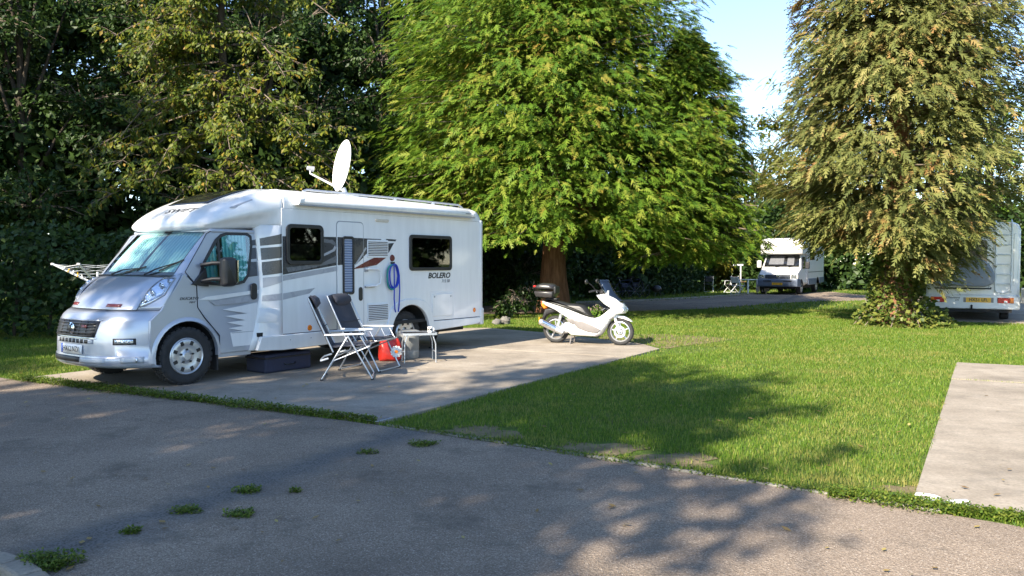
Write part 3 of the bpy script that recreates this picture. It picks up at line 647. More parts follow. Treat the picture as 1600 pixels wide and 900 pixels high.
MB().box(4.00, 4.07, YS - .02, YS, 1.44, 1.52).build('handle_bracket', M['grey_line'], gh); MB().box(4.0, 4.2, YS - .03, YS - .0, 1.185, 1.215).build('handle_bracket', M['grey_line'], gh)
MB().prism(rrect(3.08, 3.19, .60, .79, .02), 'y', YS - .02, YS).build('socket_box', M['white_trim'], sw, bevel=.005)
MB().prism([(a, b) for a, b in rrect(4.25, 4.55, 2.255, 2.30, .02)], 'y', YS - .02, YS).build('awning_light', M['curtain'], sw, bevel=.005)
MB().lathe([(0, -.016), (.05, -.012), (.058, 0)], (4.64, YS, 1.665), 'y', 20).build('water_cap', M['wine'], sw)
for x, z in ((z6([(407, 720)])[0]), (z6([(904, 667)])[0]), (z6([(1413, 609)])[0])):
    MB().lathe([(0, -.014), (.03, -.012), (.045, 0)], (x, YS - .02 if z < .56 else YS, z), 'y', 16).build('side_marker', M['orange'], sw)
text('lettering', 'BOLERO', .135, M['ink'], sw, (5.84, YS - .002, 1.355), (R(90), 0, 0), shear=.25, sx=1.18, bold=.004)
text('lettering', '712 SB', .075, M['md_decal'], sw, (6.02, YS - .002, 1.255), (R(90), 0, 0), shear=.25, sx=1.1, bold=.001)
for i in range(6):   # screw caps along the skirt
    MB().cyl((2.5 + i * .38, YS - .026, .47), (2.5 + i * .38, YS - .02, .47), .008, n=8).build('screw_cap', M['grey_line'], sw)
# awning cassette along the roof edge
ap = [(-.005, 0), (-.09, .0), (-.125, .03), (-.13, .08), (-.10, .125), (-.05, .14), (-.005, .14)]
aw = MB().loft([[(x, YS + a * k, 2.425 + b) for a, b in ap] for x, k in ((2.62, .75), (2.66, 1), (6.72, 1), (6.76, .75))]).build('awning', M['white'], sw, smooth=50)
MB().box(2.64, 6.74, YS - .118, YS - .10, 2.425 - .006, 2.437).build('awning_bar', M['grey_line'], aw)
for x in (2.64, 6.70): MB().loft([[(x + d, YS + a * 1.06, 2.422 + b * 1.05) for a, b in ap] for d in (-.04, .05)]).build('end_cap', M['white_trim'], aw, bevel=.006)
MB().box(6.45, 6.60, YS - .1325, YS - .128, 2.485, 2.50).build('maker_mark', M['md_decal'], aw)
rl = MB().tube([(3.0, -.86, 2.665), (3.08, -.86, 2.695), (5.0, -.86, 2.70), (6.75, -.86, 2.685), (6.85, -.86, 2.64)], .018, 8).build('roof_rail', M['alu'], sw)
for x in (3.9, 5.0, 6.0): MB().box(x - .03, x + .03, -.88, -.84, 2.65, 2.69).build('rail_foot', M['white_trim'], rl, bevel=.004)
MB().tube([(3.0, .86, 2.665), (3.08, .86, 2.73), (5.0, .86, 2.74), (6.75, .86, 2.715), (6.85, .86, 2.64)], .018, 8).build('roof_rail', M['alu'], sw)
for x, y in ((4.6, -.15), (5.9, .1)): MB().box(x - .25, x + .25, y - .25, y + .25, 2.66, 2.73).build('rooflight', M['white_trim'], sw, bevel=.03)
# satellite dish
DSX = 4.24; dc = Vector((DSX, -.45, 3.20))
nw = Vector((-.86, -.52, .17)).normalized(); nl = Vector((nw.dot(SWX), nw.dot(SWY), nw.z))
q = nl.to_track_quat('Z', 'Y').to_matrix()
rings = [(0.001, 0), (.10, .003), (.22, .016), (.33, .036), (.40, .055), (.43, .064), (.436, .058), (.42, .045), (.30, .012), (.12, -.014), (.001, -.018)]
mb = MB(); mb.lathe([(r, h) for r, h in rings], (0, 0, 0), 'z', 40)
up = q @ Vector((0, 1, 0)); sgn = 1 if up.z > 0 else -1
mb.v = [tuple(dc + q @ Vector((v[0] * .92, v[1] * 1.0, v[2]))) for v in mb.v]
ds = MB().box(DSX - .14, DSX + .16, -.62, -.28, 2.66, 2.72).build('satellite_dish', M['white_trim'], sw, bevel=.02)
mb.build('reflector', M['dish'], ds, smooth=60)
foot = Vector((DSX + .02, -.45, 2.70)); MB().cyl(foot, dc - up * sgn * .36 - nl * .03, .05, .035, n=12).build('mast', M['white_trim'], ds)
lnb = dc + nl * .56 - up * sgn * .22
MB().tube([dc - up * sgn * .40 - nl * .01, lnb - Vector((0, 0, .03)), lnb + Vector((0, 0, .04))], [.02, .014, .014], 8).build('feed_arm', M['white_trim'], ds)
MB().cyl(lnb + Vector((0, 0, .05)) - nl * .06, lnb + Vector((0, 0, .05)) + nl * .05, .045, .03, n=14).build('receiver', M['grey_line'], ds)
MB().obox(dc + nl * .062 + up * sgn * .36, (.012, .012, .06)).build('mark', M['blue_ink'], ds)
# rear steadies
for y in (-.75, .75): MB().bar((6.35, y, .50), (6.1, y, .03), .05, .03).bar((6.0, y, .50), (6.1, y, .05), .03, .03).obox((6.1, y, .02), (.1, .09, .03)).build('steady', M['under'], sw)
# ---- wheels
def wheel(parent, c, r, w_, side, slots=8, rim=.62):
    cx, cy, cz = c; s = side
    tp = [(rim * r, -w_ * .40), (r * .76, -w_ * .49), (r * .90, -w_ * .50), (r * .965, -w_ * .44), (r * .985, -w_ * .36), (r * .985, w_ * .36), (r * .965, w_ * .44), (r * .90, w_ * .5), (r * .76, w_ * .49), (rim * r, w_ * .40)]
    face = s * w_ * .5; d = s
    rp_ = [(0, face + d * .004), (r * .13, face + d * .004), (r * .17, face - d * .012), (r * .30, face - d * .02), (r * .40, face - d * .008), (r * .54, face - d * .004), (r * .585, face - d * .012), (r * .62, face - d * .002), (r * .645, face - d * .01), (r * .645, face - d * .10)]
    o = MB().lathe(rp_, c, 'y', 40).build('wheel', M['alloy'], parent, smooth=40)
    t_ = MB(); t_.lathe(tp, c, 'y', 48)
    for i in range(30):
        for k, yy in ((0, -.30), (.5, 0), (0, .30)):
            a = 2 * math.pi * (i + k) / 30
            t_.obox((cx + r * .985 * math.cos(a), cy + yy * w_, cz + r * .985 * math.sin(a)), (.022, w_ * .26, .055 * r / .37), (0, -a, 0))
    t_.build('tyre', M['tyre'], o, smooth=40)
    for i in range(slots):
        a = 2 * math.pi * (i + .5) / slots
        MB().obox((cx + r * .475 * math.cos(a), cy + face - d * .004, cz + r * .475 * math.sin(a)), (r * .15, .012, r * .12), (0, -a, 0)).build('slot', M['black'], o, bevel=.004)
    for i in range(5):
        a = 2 * math.pi * i / 5 + .3
        MB().cyl((cx + r * .235 * math.cos(a), cy + face - d * .02, cz + r * .235 * math.sin(a)), (cx + r * .235 * math.cos(a), cy + face + d * .004, cz + r * .235 * math.sin(a)), r * .04, n=6).build('wheel_nut', M['black'], o)
    return o
TR = .372
for y, s in ((-.90, -1), (.90, 1)):
    wheel(sw, (.95, y, TR), TR, .24, s); wheel(sw, (RWX, y, TR), TR, .24, s)
# ================= silver cab
def lean(mb, s=-1):   # cab sides lean in above the waist
    mb.v = [(x, y + (-s) * max(0, z - 1.28) * .11, z) for x, y, z in mb.v]; return mb
YC = -1.02
for s in (-1, 1):
    yc = s * 1.02
    fender = [(.505, .30)] + arch(.95, .385, .455, 192, -6) + [(1.405, .34), (1.10, .5)]
    fend = [(.62, .985), (.56, .70), (.50, .30)] + arch(.95, .385, .452, 191, -4)[1:] + [(1.41, .34), (1.43, .36), (1.12, .56 if False else .86), (1.10, 1.25), (1.02, 1.40), (.93, 1.455)]
    # front wing (arch cut out)
    lean(MB().prism([(.60, .992), (.45, .86), (.44, .70), (.46, .30)] + arch(.95, .385, .452, 188, -4) + [(1.42, .34), (1.42, .60), (1.20, .86), (1.105, 1.0), (1.095, 1.28), (.93, 1.455)], 'y', yc, yc - s * .04), s).build('front_wing', M['silver'], sw, smooth=30, bevel=.008)
    # flared arch lip
    lip = MB(); o_ = arch(.95, .385, .52, 186, -2); i_ = arch(.95, .385, .445, 190, -5)
    lip.loft([[(a, yc - s * .02, b), (a * .5 + c * .5, yc + s * .012, b * .5 + d * .5), (c, yc + s * .016, d), (c, yc - s * .05, d)] for (a, b), (c, d) in zip(o_, i_)]).build('arch_lip', M['silver'], sw, smooth=60)
    # door
    dpoly = [(1.43, .36), (1.95, .365), (2.03, .70), (2.085, 1.28), (2.065, 2.03), (1.42, 2.035), (1.30, 1.97), (.955, 1.47), (1.10, 1.29), (1.11, 1.0), (1.21, .865), (1.43, .61)]
    dob = lean(MB().prism(dpoly, 'y', yc, yc - s * .04), s).build('cab_door', M['silver'], sw, smooth=30, bevel=.007)
    wp = [(1.12, 1.33), (1.24, 1.60), (1.44, 1.89), (1.52, 1.955), (1.60, 1.98), (1.93, 1.985), (1.985, 1.95), (1.985, 1.82), (1.90, 1.42), (1.82, 1.325), (1.62, 1.285)]
    wf = lean(MB().frame(inset(wp, -.022), inset(wp, .018), 'y', yc + s * .010, yc - s * .002), s).build('door_window', M['black'], dob, smooth=30, bevel=.003)
    lean(MB().prism(inset(wp, .0), 'y', yc + s * .0028, yc + s * .001), s).build('window_base', M['dim'], wf, smooth=0)
    lean(MB().prism([p for p in clipx(inset(wp, .02), 1.52, 1.90)], 'y', yc + s * .0042, yc + s * .003), s).build('curtain', M['blind_x'], wf, smooth=0)
    lean(MB().prism([p for p in clipx(inset(wp, .02), 1.2, 1.42)], 'y', yc + s * .0042, yc + s * .003), s).build('curtain', M['blind_x'], wf, smooth=0)
    lean(MB().prism([p for p in clipx(inset(wp, -.01), 1.445, 1.48)], 'y', yc + s * .012, yc + s * .004), s).build('divider', M['black'], wf, smooth=0)
    lean(MB().prism(inset(wp, .012), 'y', yc + s * .0075, yc + s * .0055), s).build('pane', M['glass'], wf, smooth=0)
    MB().prism(rrect(1.925, 2.03, 1.07, 1.30, .045), 'y', yc + s * .022, yc).build('handle', M['black'], dob, bevel=.01)
    # seam lines of the door
    lean(MB().tube([(1.43, yc, .36), (1.43, yc, .61), (1.205, yc, .862), (1.107, yc, 1.0), (1.097, yc, 1.285), (.945, yc, 1.465), (1.30, yc, 1.975), (1.42, yc, 2.04)], .005, 6), s).build('door_seam', M['rubber'], dob)
    # mirror
    mr_ = MB().pillow(rrect(1.285, 1.50, 1.27, 1.66, .05, 4), .075, .05, 'x' if False else 'y', yc + s * .26)
    mo = mr_.build('mirror', M['black'], sw, smooth=60)
    MB().prism([(1.02, 1.30), (1.26, 1.27), (1.22, 1.52)], 'y', yc + s * .03, yc - s * .02).build('mount', M['black'], mo, bevel=.006)
    for z in (1.37, 1.58): MB().tube([(1.15, yc + s * .01, z - .03), (1.25, yc + s * .12, z), (1.36, yc + s * .24, z)], .028, 8).build('arm', M['black'], mo)
    MB().prism(rrect(1.48 + .012, 1.50 + .012, 1.32, 1.62, .009), 'y', yc + s * .32, yc + s * .20).build('mirror_glass', M['chrome'], mo)
    # mud flap
    MB().box(1.395, 1.42, min(yc * .98, yc * .76), max(yc * .98, yc * .76), .14, .42).build('mud_flap', M['rubber'], sw)
    MB().box(1.42, 1.95, min(yc * .97, yc * .90), max(yc * .97, yc * .90), .30, .362).build('sill', M['silver_low'], sw, bevel=.01)
# white graphics on the near door
def ddec(pts, mat, k=.0025):
    lean(MB().prism(z1(pts), 'y', YC - k, YC + .001)).build('decal', mat, sw, smooth=0)
ddec([(787, 545), (932, 515), (936, 560), (930, 640), (912, 690), (832, 698), (820, 640), (870, 632), (812, 622), (875, 612), (806, 598), (880, 588), (798, 572), (890, 560)], M['white'])
ddec([(688, 505), (720, 492), (938, 462), (936, 476), (760, 504)], M['white']); ddec([(735, 512), (938, 480), (936, 510), (760, 528)], M['lt_decal'])
ddec([(918, 258), (936, 255), (936, 278), (919, 280)], M['dk_decal']); ddec([(918, 290), (936, 288), (936, 334), (914, 336)], M['dk_decal']); ddec([(908, 348), (936, 346), (936, 405), (898, 410)], M['dk_decal'])
ddec([(826, 640), (925, 632), (925, 634), (826, 643)], M['lt_decal'], .004)
text('lettering', 'DUCATO', .05, M['ink'], sw, (.985, YC - .003, 1.12), (R(90), 0, 0), shear=.2, sx=1.25); text('lettering', 'FIAT', .035, M['ink'], sw, (1.03, YC - .003, 1.07), (R(90), 0, 0), shear=.2, sx=1.25)
# bumper: rows (z, x at centre, wrap)
ys = np.concatenate([np.linspace(-1.02, -.6, 12), np.linspace(-.5, .5, 7), np.linspace(.6, 1.02, 12)])
def bx(y, x0, k): return x0 + k * abs(y) ** 3.2
BROW = [(.262, .10, .46), (.275, .03, .47), (.31, -.015, .485), (.36, -.03, .49), (.42, -.02, .49), (.425, -.01, .485), (.56, -.008, .485), (.68, .0, .47), (.84, .045, .44), (.91, .085, .43), (.955, .14, .42), (.985, .20, .40)]
bm_ = MB().grid([[(bx(y, x0, k), y, z) for y in ys] for z, x0, k in BROW]); bump = bm_.build('bumper', M['silver'], sw, smooth=50, solid=.03)
def bpatch(name, y0, y1, z0, z1, mat, k=.006, parent=None, n=10, m=4, skew=0.0, solid=.006, bevel=0):
    zs = [r[0] for r in BROW]; g = []
    for z in np.linspace(z0, z1, m):
        x0 = float(np.interp(z, zs, [r[1] for r in BROW])); kk = float(np.interp(z, zs, [r[2] for r in BROW])); f = (z - z0) / max(1e-6, z1 - z0)
        g.append([(bx(y * (1 + skew * f), x0, kk) - k, y * (1 + skew * f), z) for y in np.linspace(y0, y1, n)])
    return MB().grid(g).build(name, mat, parent or bump, smooth=60, solid=solid, bevel=bevel)
gr = bpatch('grille', -.47, .47, .655, .855, M['black'], .010, skew=.08)
bpatch('grille_surround', -.50, .50, .636, .648, M['chrome'], .012, gr); bpatch('grille_surround', -.53, .53, .862, .874, M['silver'], .012, gr)
for i in range(5): bpatch('slat', -.46, .46, .668 + i * .038, .680 + i * .038, M['topbox'], .026, gr, skew=.01, solid=.012)
for y in (-.30, -.15, .15, .30): bpatch('bar', y - .008, y + .008, .66, .85, M['black'], .018, gr, n=2)
MB().lathe([(0, -.022), (.045, -.018), (.062, -.004), (.075, 0)], (-.015, 0, .755), 'x', 24).build('badge', M['chrome'], gr)
MB().lathe([(0, -.024), (.036, -.021), (.046, -.016)], (-.018, 0, .755), 'x', 20).build('badge_ring', M['topbox'], gr)
bpatch('badge', -.33, -.22, .775, .805, M['wine'], .032, gr, n=3)
lo_ = bpatch('lower_grille', -.44, .44, .572, .628, M['silver_low'], .006)
for i in range(8): bpatch('opening', -.36 + i * .092, -.36 + i * .092 + .065, .576, .624, M['black'], .009, lo_, n=3, m=2)
bpatch('lower_intake', -.20, .62, .335, .405, M['black'], .005); bpatch('lower_panel', -.62, -.22, .33, .40, M['silver_low'], .004)
for s in (-1, 1):
    a, b = sorted((s * .70, s * .90))
    fl = bpatch('day_lamp', a, b, .565, .645, M['black'], .006, n=6); bpatch('lens', a + .02, b - .02, .578, .632, M['reflector'], .010, fl, n=6)
    for i in range(4): bpatch('led', s * (.735 + i * .038) - .008, s * (.735 + i * .038) + .008, .595, .615, M['chrome'], .014, fl, n=2, m=2)
    a, b = sorted((s * .78, s * .96)); fg = bpatch('fog_recess', a, b, .335, .415, M['silver_low'], .006, n=6)
    y = s * .90; MB().lathe([(0, -.012), (.028, -.010), (.036, 0)], (bx(y, -.02, .485) - .005, y, .375), 'x', 16).build('fog_lamp', M['reflector'], fg)
pl = bpatch('number_plate', -.26, .26, .435, .555, M['plate_w'], .016, sw, n=8, m=2)
bpatch('blue_band', .215, .256, .437, .553, M['blue_ink'], .018, pl, n=2, m=2)
text('registration', 'HX12 NZV', .095, M['ink'], pl, (-.036, -.022, .495), (R(90), 0, R(-90)), depth=.001, sx=.90, bold=.0)
# bonnet
ybn = np.linspace(-.80, .80, 25)
def bon(y, v):
    x0 = .205 + .40 * abs(y) ** 3.2; z0 = .99; x1 = .745 + .06 * y * y; z1_ = 1.405
    return (x0 + (x1 - x0) * v, y, z0 + (z1_ - z0) * v + .055 * math.sin(math.pi * min(1, v ** .75)) - .012 * abs(y) ** 4)
bn = MB().grid([[bon(y, v) for y in ybn] for v in (0, .03, .08, .18, .3, .45, .6, .75, .88, .96, 1)]).build('bonnet', M['silver'], sw, smooth=60, solid=.02)
for y0, y1 in ((-.60, -.36), (.36, .60)):
    MB().grid([[(lambda q_: (q_[0] - .006, q_[1], q_[2] + .004))(bon(y, v)) for y in np.linspace(y0, y1, 5)] for v in (.045, .075, .10)]).build('vent_slot', M['wine'], bn, solid=.006)
MB().tube([bon(y, 0.0) for y in ybn], .006, 6).build('shut_line', M['rubber'], bn)
for y in (-.80, .80): MB().tube([bon(y, v) for v in np.linspace(0, 1, 10)], .005, 6).build('shut_line', M['rubber'], bn)
for s in (-1, 1):   # air louvres near the screen
    for k in range(4): MB().grid([[(lambda q_: (q_[0], q_[1], q_[2] + .004))(bon(y, v)) for y in np.linspace(s * .18, s * .50, 4)] for v in (.80 + k * .04, .815 + k * .04)]).build('louvre', M['silver_low'], bn)
# shoulder of the wing with the tall headlamp
def shoulder(u, v, s, k=0.0):
    y = .805 + .205 * u; lx = .205 + .40 * y ** 3.2
    lo__ = Vector((lx, y, .99)); hi = Vector((.785 + .13 * u, .815 + .165 * u, 1.395 + .06 * u))
    p = lo__.lerp(hi, v); b_ = math.sin(math.pi * v)
    p += Vector((-.035 * b_ * (1 - .4 * u) - k * .8, .03 * b_ * u + k * .4, .05 * b_ * (1 - u) + k * .5)); return (p.x, s * p.y, p.z)
for s in (-1, 1):
    MB().grid([[shoulder(u, v, s) for u in np.linspace(0, 1, 10)] for v in np.linspace(0, 1, 12)]).build('wing_shoulder', M['silver'], sw, smooth=70, solid=.01)
    def hl(u, w_):     # headlamp outline in the shoulder patch
        lo2 = .05 + .50 * max(0, u) ** 1.7; hi2 = .97 - .12 * u
        return lo2 + (hi2 - lo2) * w_
    hb = MB().grid([[shoulder(u, hl(u, w_), s, .006) for u in np.linspace(.03, .80, 10)] for w_ in np.linspace(0, 1, 12)]).build('headlamp', M['reflector'], sw, smooth=70, solid=.004)
    for u, w_, r in ((.45, .60, .055), (.28, .36, .05), (.16, .16, .035), (.62, .78, .035)):
        c = Vector(shoulder(u, hl(u, w_), s, .010)); MB().ell(c, (r * .45, r, r)).build('bulb_bowl', M['chrome'], hb)
        MB().ell(c + Vector((-.012, s * .004, .004)), (r * .30, r * .45, r * .45)).build('bulb', M['grey_line'], hb)
    MB().grid([[shoulder(u, hl(u, w_), s, .045 * min(1, 6 * min(w_, 1 - w_, ) + .2) * min(1, 5 * min(u - .02, .82 - u) + .2)) for u in np.linspace(.03, .80, 10)] for w_ in np.linspace(0, 1, 12)]).build('lens', M['lens'], hb, smooth=70)
    ring_ = [shoulder(u, hl(u, 0), s, .008) for u in np.linspace(.03, .80, 10)] + [shoulder(.80, hl(.80, w_), s, .008) for w_ in np.linspace(.1, 1, 6)] + [shoulder(u, hl(u, 1), s, .008) for u in np.linspace(.70, .03, 8)] + [shoulder(.03, hl(.03, w_), s, .008) for w_ in np.linspace(.9, .1, 8)]
    MB().tube(ring_, .006, 6, closed=True).build('lamp_seal', M['grey_line'], hb)
# windscreen, blind behind it, pillars, cowl and wipers
def scr(y, v, k=0.0):
    yy = y * (1 - .06 * v); x = .80 + .07 * yy * yy + (.565 - .02 * yy * yy) * v; z = 1.415 + .625 * v
    return (x - k * .74 - .02 * math.sin(math.pi * v), yy, z + k * .67)
yw = np.linspace(-.90, .90, 19)
MB().grid([[scr(y, v, -.03) for y in np.linspace(-.96, .96, 15)] for v in np.linspace(-.03, 1.02, 8)]).build('screen_surround', M['black'], sw, smooth=60)
MB().grid([[scr(y, v, -.022) for y in np.linspace(-.82, -.035, 9)] for v in np.linspace(.10, .95, 8)]).build('screen_blind', M['blind'], sw, smooth=60)
MB().grid([[scr(y, v, -.022) for y in np.linspace(.035, .82, 9)] for v in np.linspace(.10, .95, 8)]).build('screen_blind', M['blind'], sw, smooth=60)
MB().grid([[scr(y, v) for y in yw] for v in np.linspace(0, 1, 9)]).build('windscreen', M['glass'], sw, smooth=60)
MB().grid([[scr(y, v, .004) for y in np.linspace(-.10, .10, 4)] for v in (.93, .965, 1.0)]).build('sensor_box', M['black'], sw)
for s in (-1, 1):
    # A pillar
    MB().grid([[scr(s * .885, v, .004), scr(s * .935, v, .008), (lambda q_: (q_[0] + .035, s * (.985 - .085 * max(0, v)), q_[2]))(scr(s * .96, v, 0)), (lambda q_: (q_[0] + .10, s * (1.005 - .085 * max(0, v)), q_[2] - .01))(scr(s * .96, v, 0))] for v in np.linspace(-.06, 1.03, 10)]).build('screen_pillar', M['silver'], sw, smooth=70)
MB().grid([[(x, y, z) for y, x, z in ((y, .735 + .06 * y * y, 1.40), (y, .80 + .07 * y * y, 1.424))][::1] for y in np.linspace(-.90, .90, 13)]).build('cowl', M['black'], sw)
for y0, y1, v1 in ((-.30, -.80, .26), (.55, -.10, .14)):
    wp_ = MB(); wp_.tube([scr(y0, .0, .02), scr(y0 * .6 + y1 * .4, .05 + v1 * .2, .035), scr(y1, v1, .018)], [.012, .010, .007], 6); wp_.bar(scr(y0 * .5 + y1 * .5, v1 * .35, .012), scr(y1 - .10, v1 * 1.25, .012), .012, .02); wp_.build('wiper', M['black'], sw)
MB().box(1.35, 2.40, -.95, .95, 1.98, 2.05).build('cab_roof', M['silver'], sw, bevel=.03)
MB().box(1.40, 1.9, -.88, .88, .60, 1.32).build('cab_seats', M['dim'], sw, bevel=.05)
MB().box(.60, .75, -.80, .80, .4, 1.0).build('engine', M['under'], sw)
# things at the motorhome's side
hose = thing('garden_hose', 'coiled blue and green water hose hanging on the motorhome wall', 'hose', SW_O + SWX * 4.6 + SWY * (YS - .03) + Vector((0, 0, .8)), R(90) - SW_A)
def coil(cx, cz, rx, rz, n, dy): return [(cx + rx * math.cos(2 * math.pi * i / n), dy + .006 * math.sin(7 * i), cz + rz * math.sin(2 * math.pi * i / n)) for i in range(n)]
MB().tube(coil(.02, .58, .125, .20, 30, 0), .013, 8, closed=True).tube(coil(.035, .585, .115, .195, 30, -.022), .013, 8, closed=True).build('coil', M['hose_b'], hose)
MB().tube(coil(-.01, .565, .12, .205, 30, -.012)[6:27], .014, 8).build('green_coil', M['hose_g'], hose)
MB().tube([(.03, -.02, .78), (.025, -.03, .5), (.03, -.02, .2), (.06, -.01, .02), (.09, .005, -.02)], .011, 8).tube([(.155, -.02, .6), (.165, -.02, .35), (.16, -.01, .1), (.15, 0, -.02)], .011, 8).build('tail', M['hose_b'], hose)
MB().obox((.02, .0, .80), (.05, .05, .04)).build('hook', M['black'], hose)
bxp = thing('storage_bag', 'dark navy storage bag pushed under the motorhome floor', 'bag', (*gp(452, 581), .018), R(90) - SW_A)
MB().box(-.42, .42, 0, .45, .0, .27).build('body', M['navy'], bxp, bevel=.03, seg=3)
MB().box(-.43, .43, -.012, .46, .20, .225).build('lid_edge', M['black'], bxp, bevel=.008); MB().tube([(-.1, -.01, .12), (-.08, -.03, .10), (.08, -.03, .10), (.1, -.01, .12)], .009, 6).build('handle', M['black'], bxp)
# ================================================================== camping things on the pitch
def recliner(label, loc, rz, rec=22):
    c = thing('reclining_chair', label, 'camping chair', loc, rz, 'folding recliner chairs on the pitch'); W = .27
    a = R(rec); bx_, bz = -.20, .44                       # hinge of the backrest
    def bk(t_, o=0.0): return (bx_ - math.sin(a) * t_ - math.cos(a) * o, bz + math.cos(a) * t_ - math.sin(a) * o)
    # padded seat and back
    MB().pillow([(-.22, .425), (.28, .455), (.30, .475), (.28, .495), (-.20, .468)], W, .018, 'y').build('seat', M['pad'], c, smooth=60)
    p0, p1 = bk(-.02, .03), bk(.74, .03); q0, q1 = bk(.76, -.012), bk(-.02, -.012); m0, m1 = bk(.36, .045), bk(.36, .0)
    back = MB().pillow([p0, m0, p1, q1 if False else bk(.76, -.012), m1, bk(-.02, -.012)], W, .02, 'y').build('backrest', M['pad'], c, smooth=60)
    e = [bk(.56, -.012), bk(.60, -.085), bk(.68, -.095), bk(.74, -.06), bk(.755, -.005)]
    MB().pillow(e, W * .78, .03, 'y').build('head_pillow', M['pad'], back, smooth=60)
    for t_ in (.16, .30): MB().tube([(*bk(t_, -.02)[:1], -W * .93, bk(t_, -.02)[1]), (bk(t_, -.02)[0], W * .93, bk(t_, -.02)[1])], .006, 6).build('seam', M['pad'], back)
    for s in (-1, 1):
        y = s * (W + .025)
        MB().tube([(.02, y, .60), (-.33, y, .02)], .011, 8).build('leg', M['alu'], c); MB().tube([(.02, y + s * .018, .60), (.34, y + s * .018, .02)], .011, 8).build('leg', M['alu'], c)
        MB().tube([(-.19, y, .26), (.30, y, .455)], .010, 8).build('seat_rail', M['alu'], c)
        MB().tube([(bk(-.06)[0], y, bk(-.06)[1]), (bk(.74)[0], y, bk(.74)[1])], .011, 8).build('back_rail', M['alu'], c)
        MB().pillow([(-.30, .605), (.22, .612), (.25, .625), (.22, .64), (-.28, .63)], .032, .012, 'y', y + s * .012).build('armrest', M['white_trim'], c, smooth=60)
        MB().tube([(.18, y, .60), (.26, y, .46), (.30, y, .455)], .009, 8).build('arm_strut', M['alu'], c)
    MB().tube([(-.33, -W - .02, .02), (-.33, W + .02, .02)], .011, 8).build('foot_bar', M['alu'], c); MB().tube([(.34, -W - .04, .02), (.34, W + .04, .02)], .011, 8).build('foot_bar', M['alu'], c)
    for x in (-.33, .34):
        for s in (-1, 1): MB().obox((x, s * (W + .03), .012), (.04, .03, .024)).build('foot', M['black'], c, bevel=.005)
    MB().tube([(-.24, -W, .30), (-.34, -W, .27), (-.36, 0, .26), (-.34, W, .27), (-.24, W, .30)], .012, 8).build('rear_bow', M['white_trim'], c)
    MB().tube([(.30, -W, .455), (.31, 0, .455), (.30, W, .455)], .011, 8).build('front_rail', M['alu'], c)
    return c
recliner('charcoal recliner chair in side view, nearest the road', (-2.27, 10.86, .018), R(8), 24)
recliner('charcoal recliner chair behind the first, turned towards the lawn', (-2.13, 11.72, .018), R(-20), 27)
tb = thing('folding_table', 'small grey folding camping table with a mug on top', 'table', (-1.50, 12.62, .018), R(14))
MB().box(-.26, .26, -.20, .20, .445, .468).build('tabletop', M['topbox'], tb, bevel=.006)
MB().frame(rrect(-.275, .275, -.215, .215, .02), rrect(-.258, .258, -.198, .198, .015), 'z', .44, .472).build('edge_rail', M['alu'], tb)
for x in (-1, 1):
    for y in (-1, 1): MB().tube([(x * .20, y * .18, .445), (x * .245, y * .19, .30), (x * .25, y * .19, .0)], .010, 8).build('leg', M['alu'], tb)
    MB().tube([(x * .248, -.19, .17), (x * .248, .19, .17)], .008, 6).build('leg_brace', M['alu'], tb)
mg = thing('mug', 'white mug with dark spots standing on the folding table', 'mug', (-1.315, 12.60, .488))
MB().lathe([(.001, .006), (.032, .006), (.036, .09), (.040, .09), (.036, 0), (.001, 0)], (0, 0, 0), 'z', 20).build('body', M['dish'], mg, smooth=50)
MB().tube([(.036, 0, .075), (.062, 0, .065), (.062, 0, .03), (.034, 0, .02)], .006, 6).build('handle', M['dish'], mg)
for a in (-2.1, -1.4, -.7): MB().obox((.0385 * math.cos(a), .0385 * math.sin(a), .05), (.004, .02, .03), (0, 0, a)).build('spot', M['ink'], mg)
br = thing('water_barrel', 'grey round waste water barrel standing by the rear wheel', 'barrel', (-1.72, 13.08, .018))
MB().lathe([(.001, 0), (.15, 0), (.168, .02), (.172, .12), (.168, .13), (.168, .15), (.172, .16), (.172, .36), (.166, .42), (.15, .44), (.001, .44)], (0, 0, 0), 'z', 32).build('body', M['barrel'], br, smooth=40)
MB().lathe([(.001, .47), (.13, .47), (.172, .455), (.176, .425), (.168, .42)], (0, 0, 0), 'z', 32).build('lid', M['barrel'], br, smooth=40)
bg = thing('shopping_bag', 'crumpled red plastic carrier bag with a white flower print', 'bag', (-1.98, 12.72, .018), R(12))
g = []
for k, (z, rx, ry) in enumerate(((0, .15, .09), (.02, .18, .12), (.12, .185, .13), (.24, .175, .11), (.31, .16, .07), (.36, .15, .035), (.37, .12, .02))):
    g.append([((rx * math.copysign(abs(math.cos(a)) ** .7, math.cos(a))) + .010 * math.sin(5 * a + k), ry * math.copysign(abs(math.sin(a)) ** .7, math.sin(a)) + .012 * math.sin(7 * a + 2 * k), z + .010 * math.sin(3 * a + k)) for a in np.linspace(0, 2 * math.pi, 29)[:-1]])
MB().loft(g).build('body', M['red'], bg, smooth=40, sub=1)
for y in (-.03, .03): MB().tube([(-.07, y, .35), (-.05, y, .42), (.05, y, .43), (.08, y, .35)], [.012, .008, .008, .012], 6).build('handle', M['plate_w'], bg)
fl = MB()
for i in range(12):
    a = 2 * math.pi * i / 12; ca, sa = math.cos(a), math.sin(a)
    fl.add([(.095 + .02 * ca - .012 * sa, -.143, .16 + .02 * sa + .012 * ca), (.095 + .085 * ca - .02 * sa, -.141 + .03 * max(0, ca), .16 + .085 * sa + .02 * ca), (.095 + .10 * ca, -.140 + .03 * max(0, ca), .16 + .10 * sa), (.095 + .085 * ca + .02 * sa, -.141 + .03 * max(0, ca), .16 + .085 * sa - .02 * ca), (.095 + .02 * ca + .012 * sa, -.143, .16 + .02 * sa - .012 * ca)], [(0, 1, 2, 3, 4)])
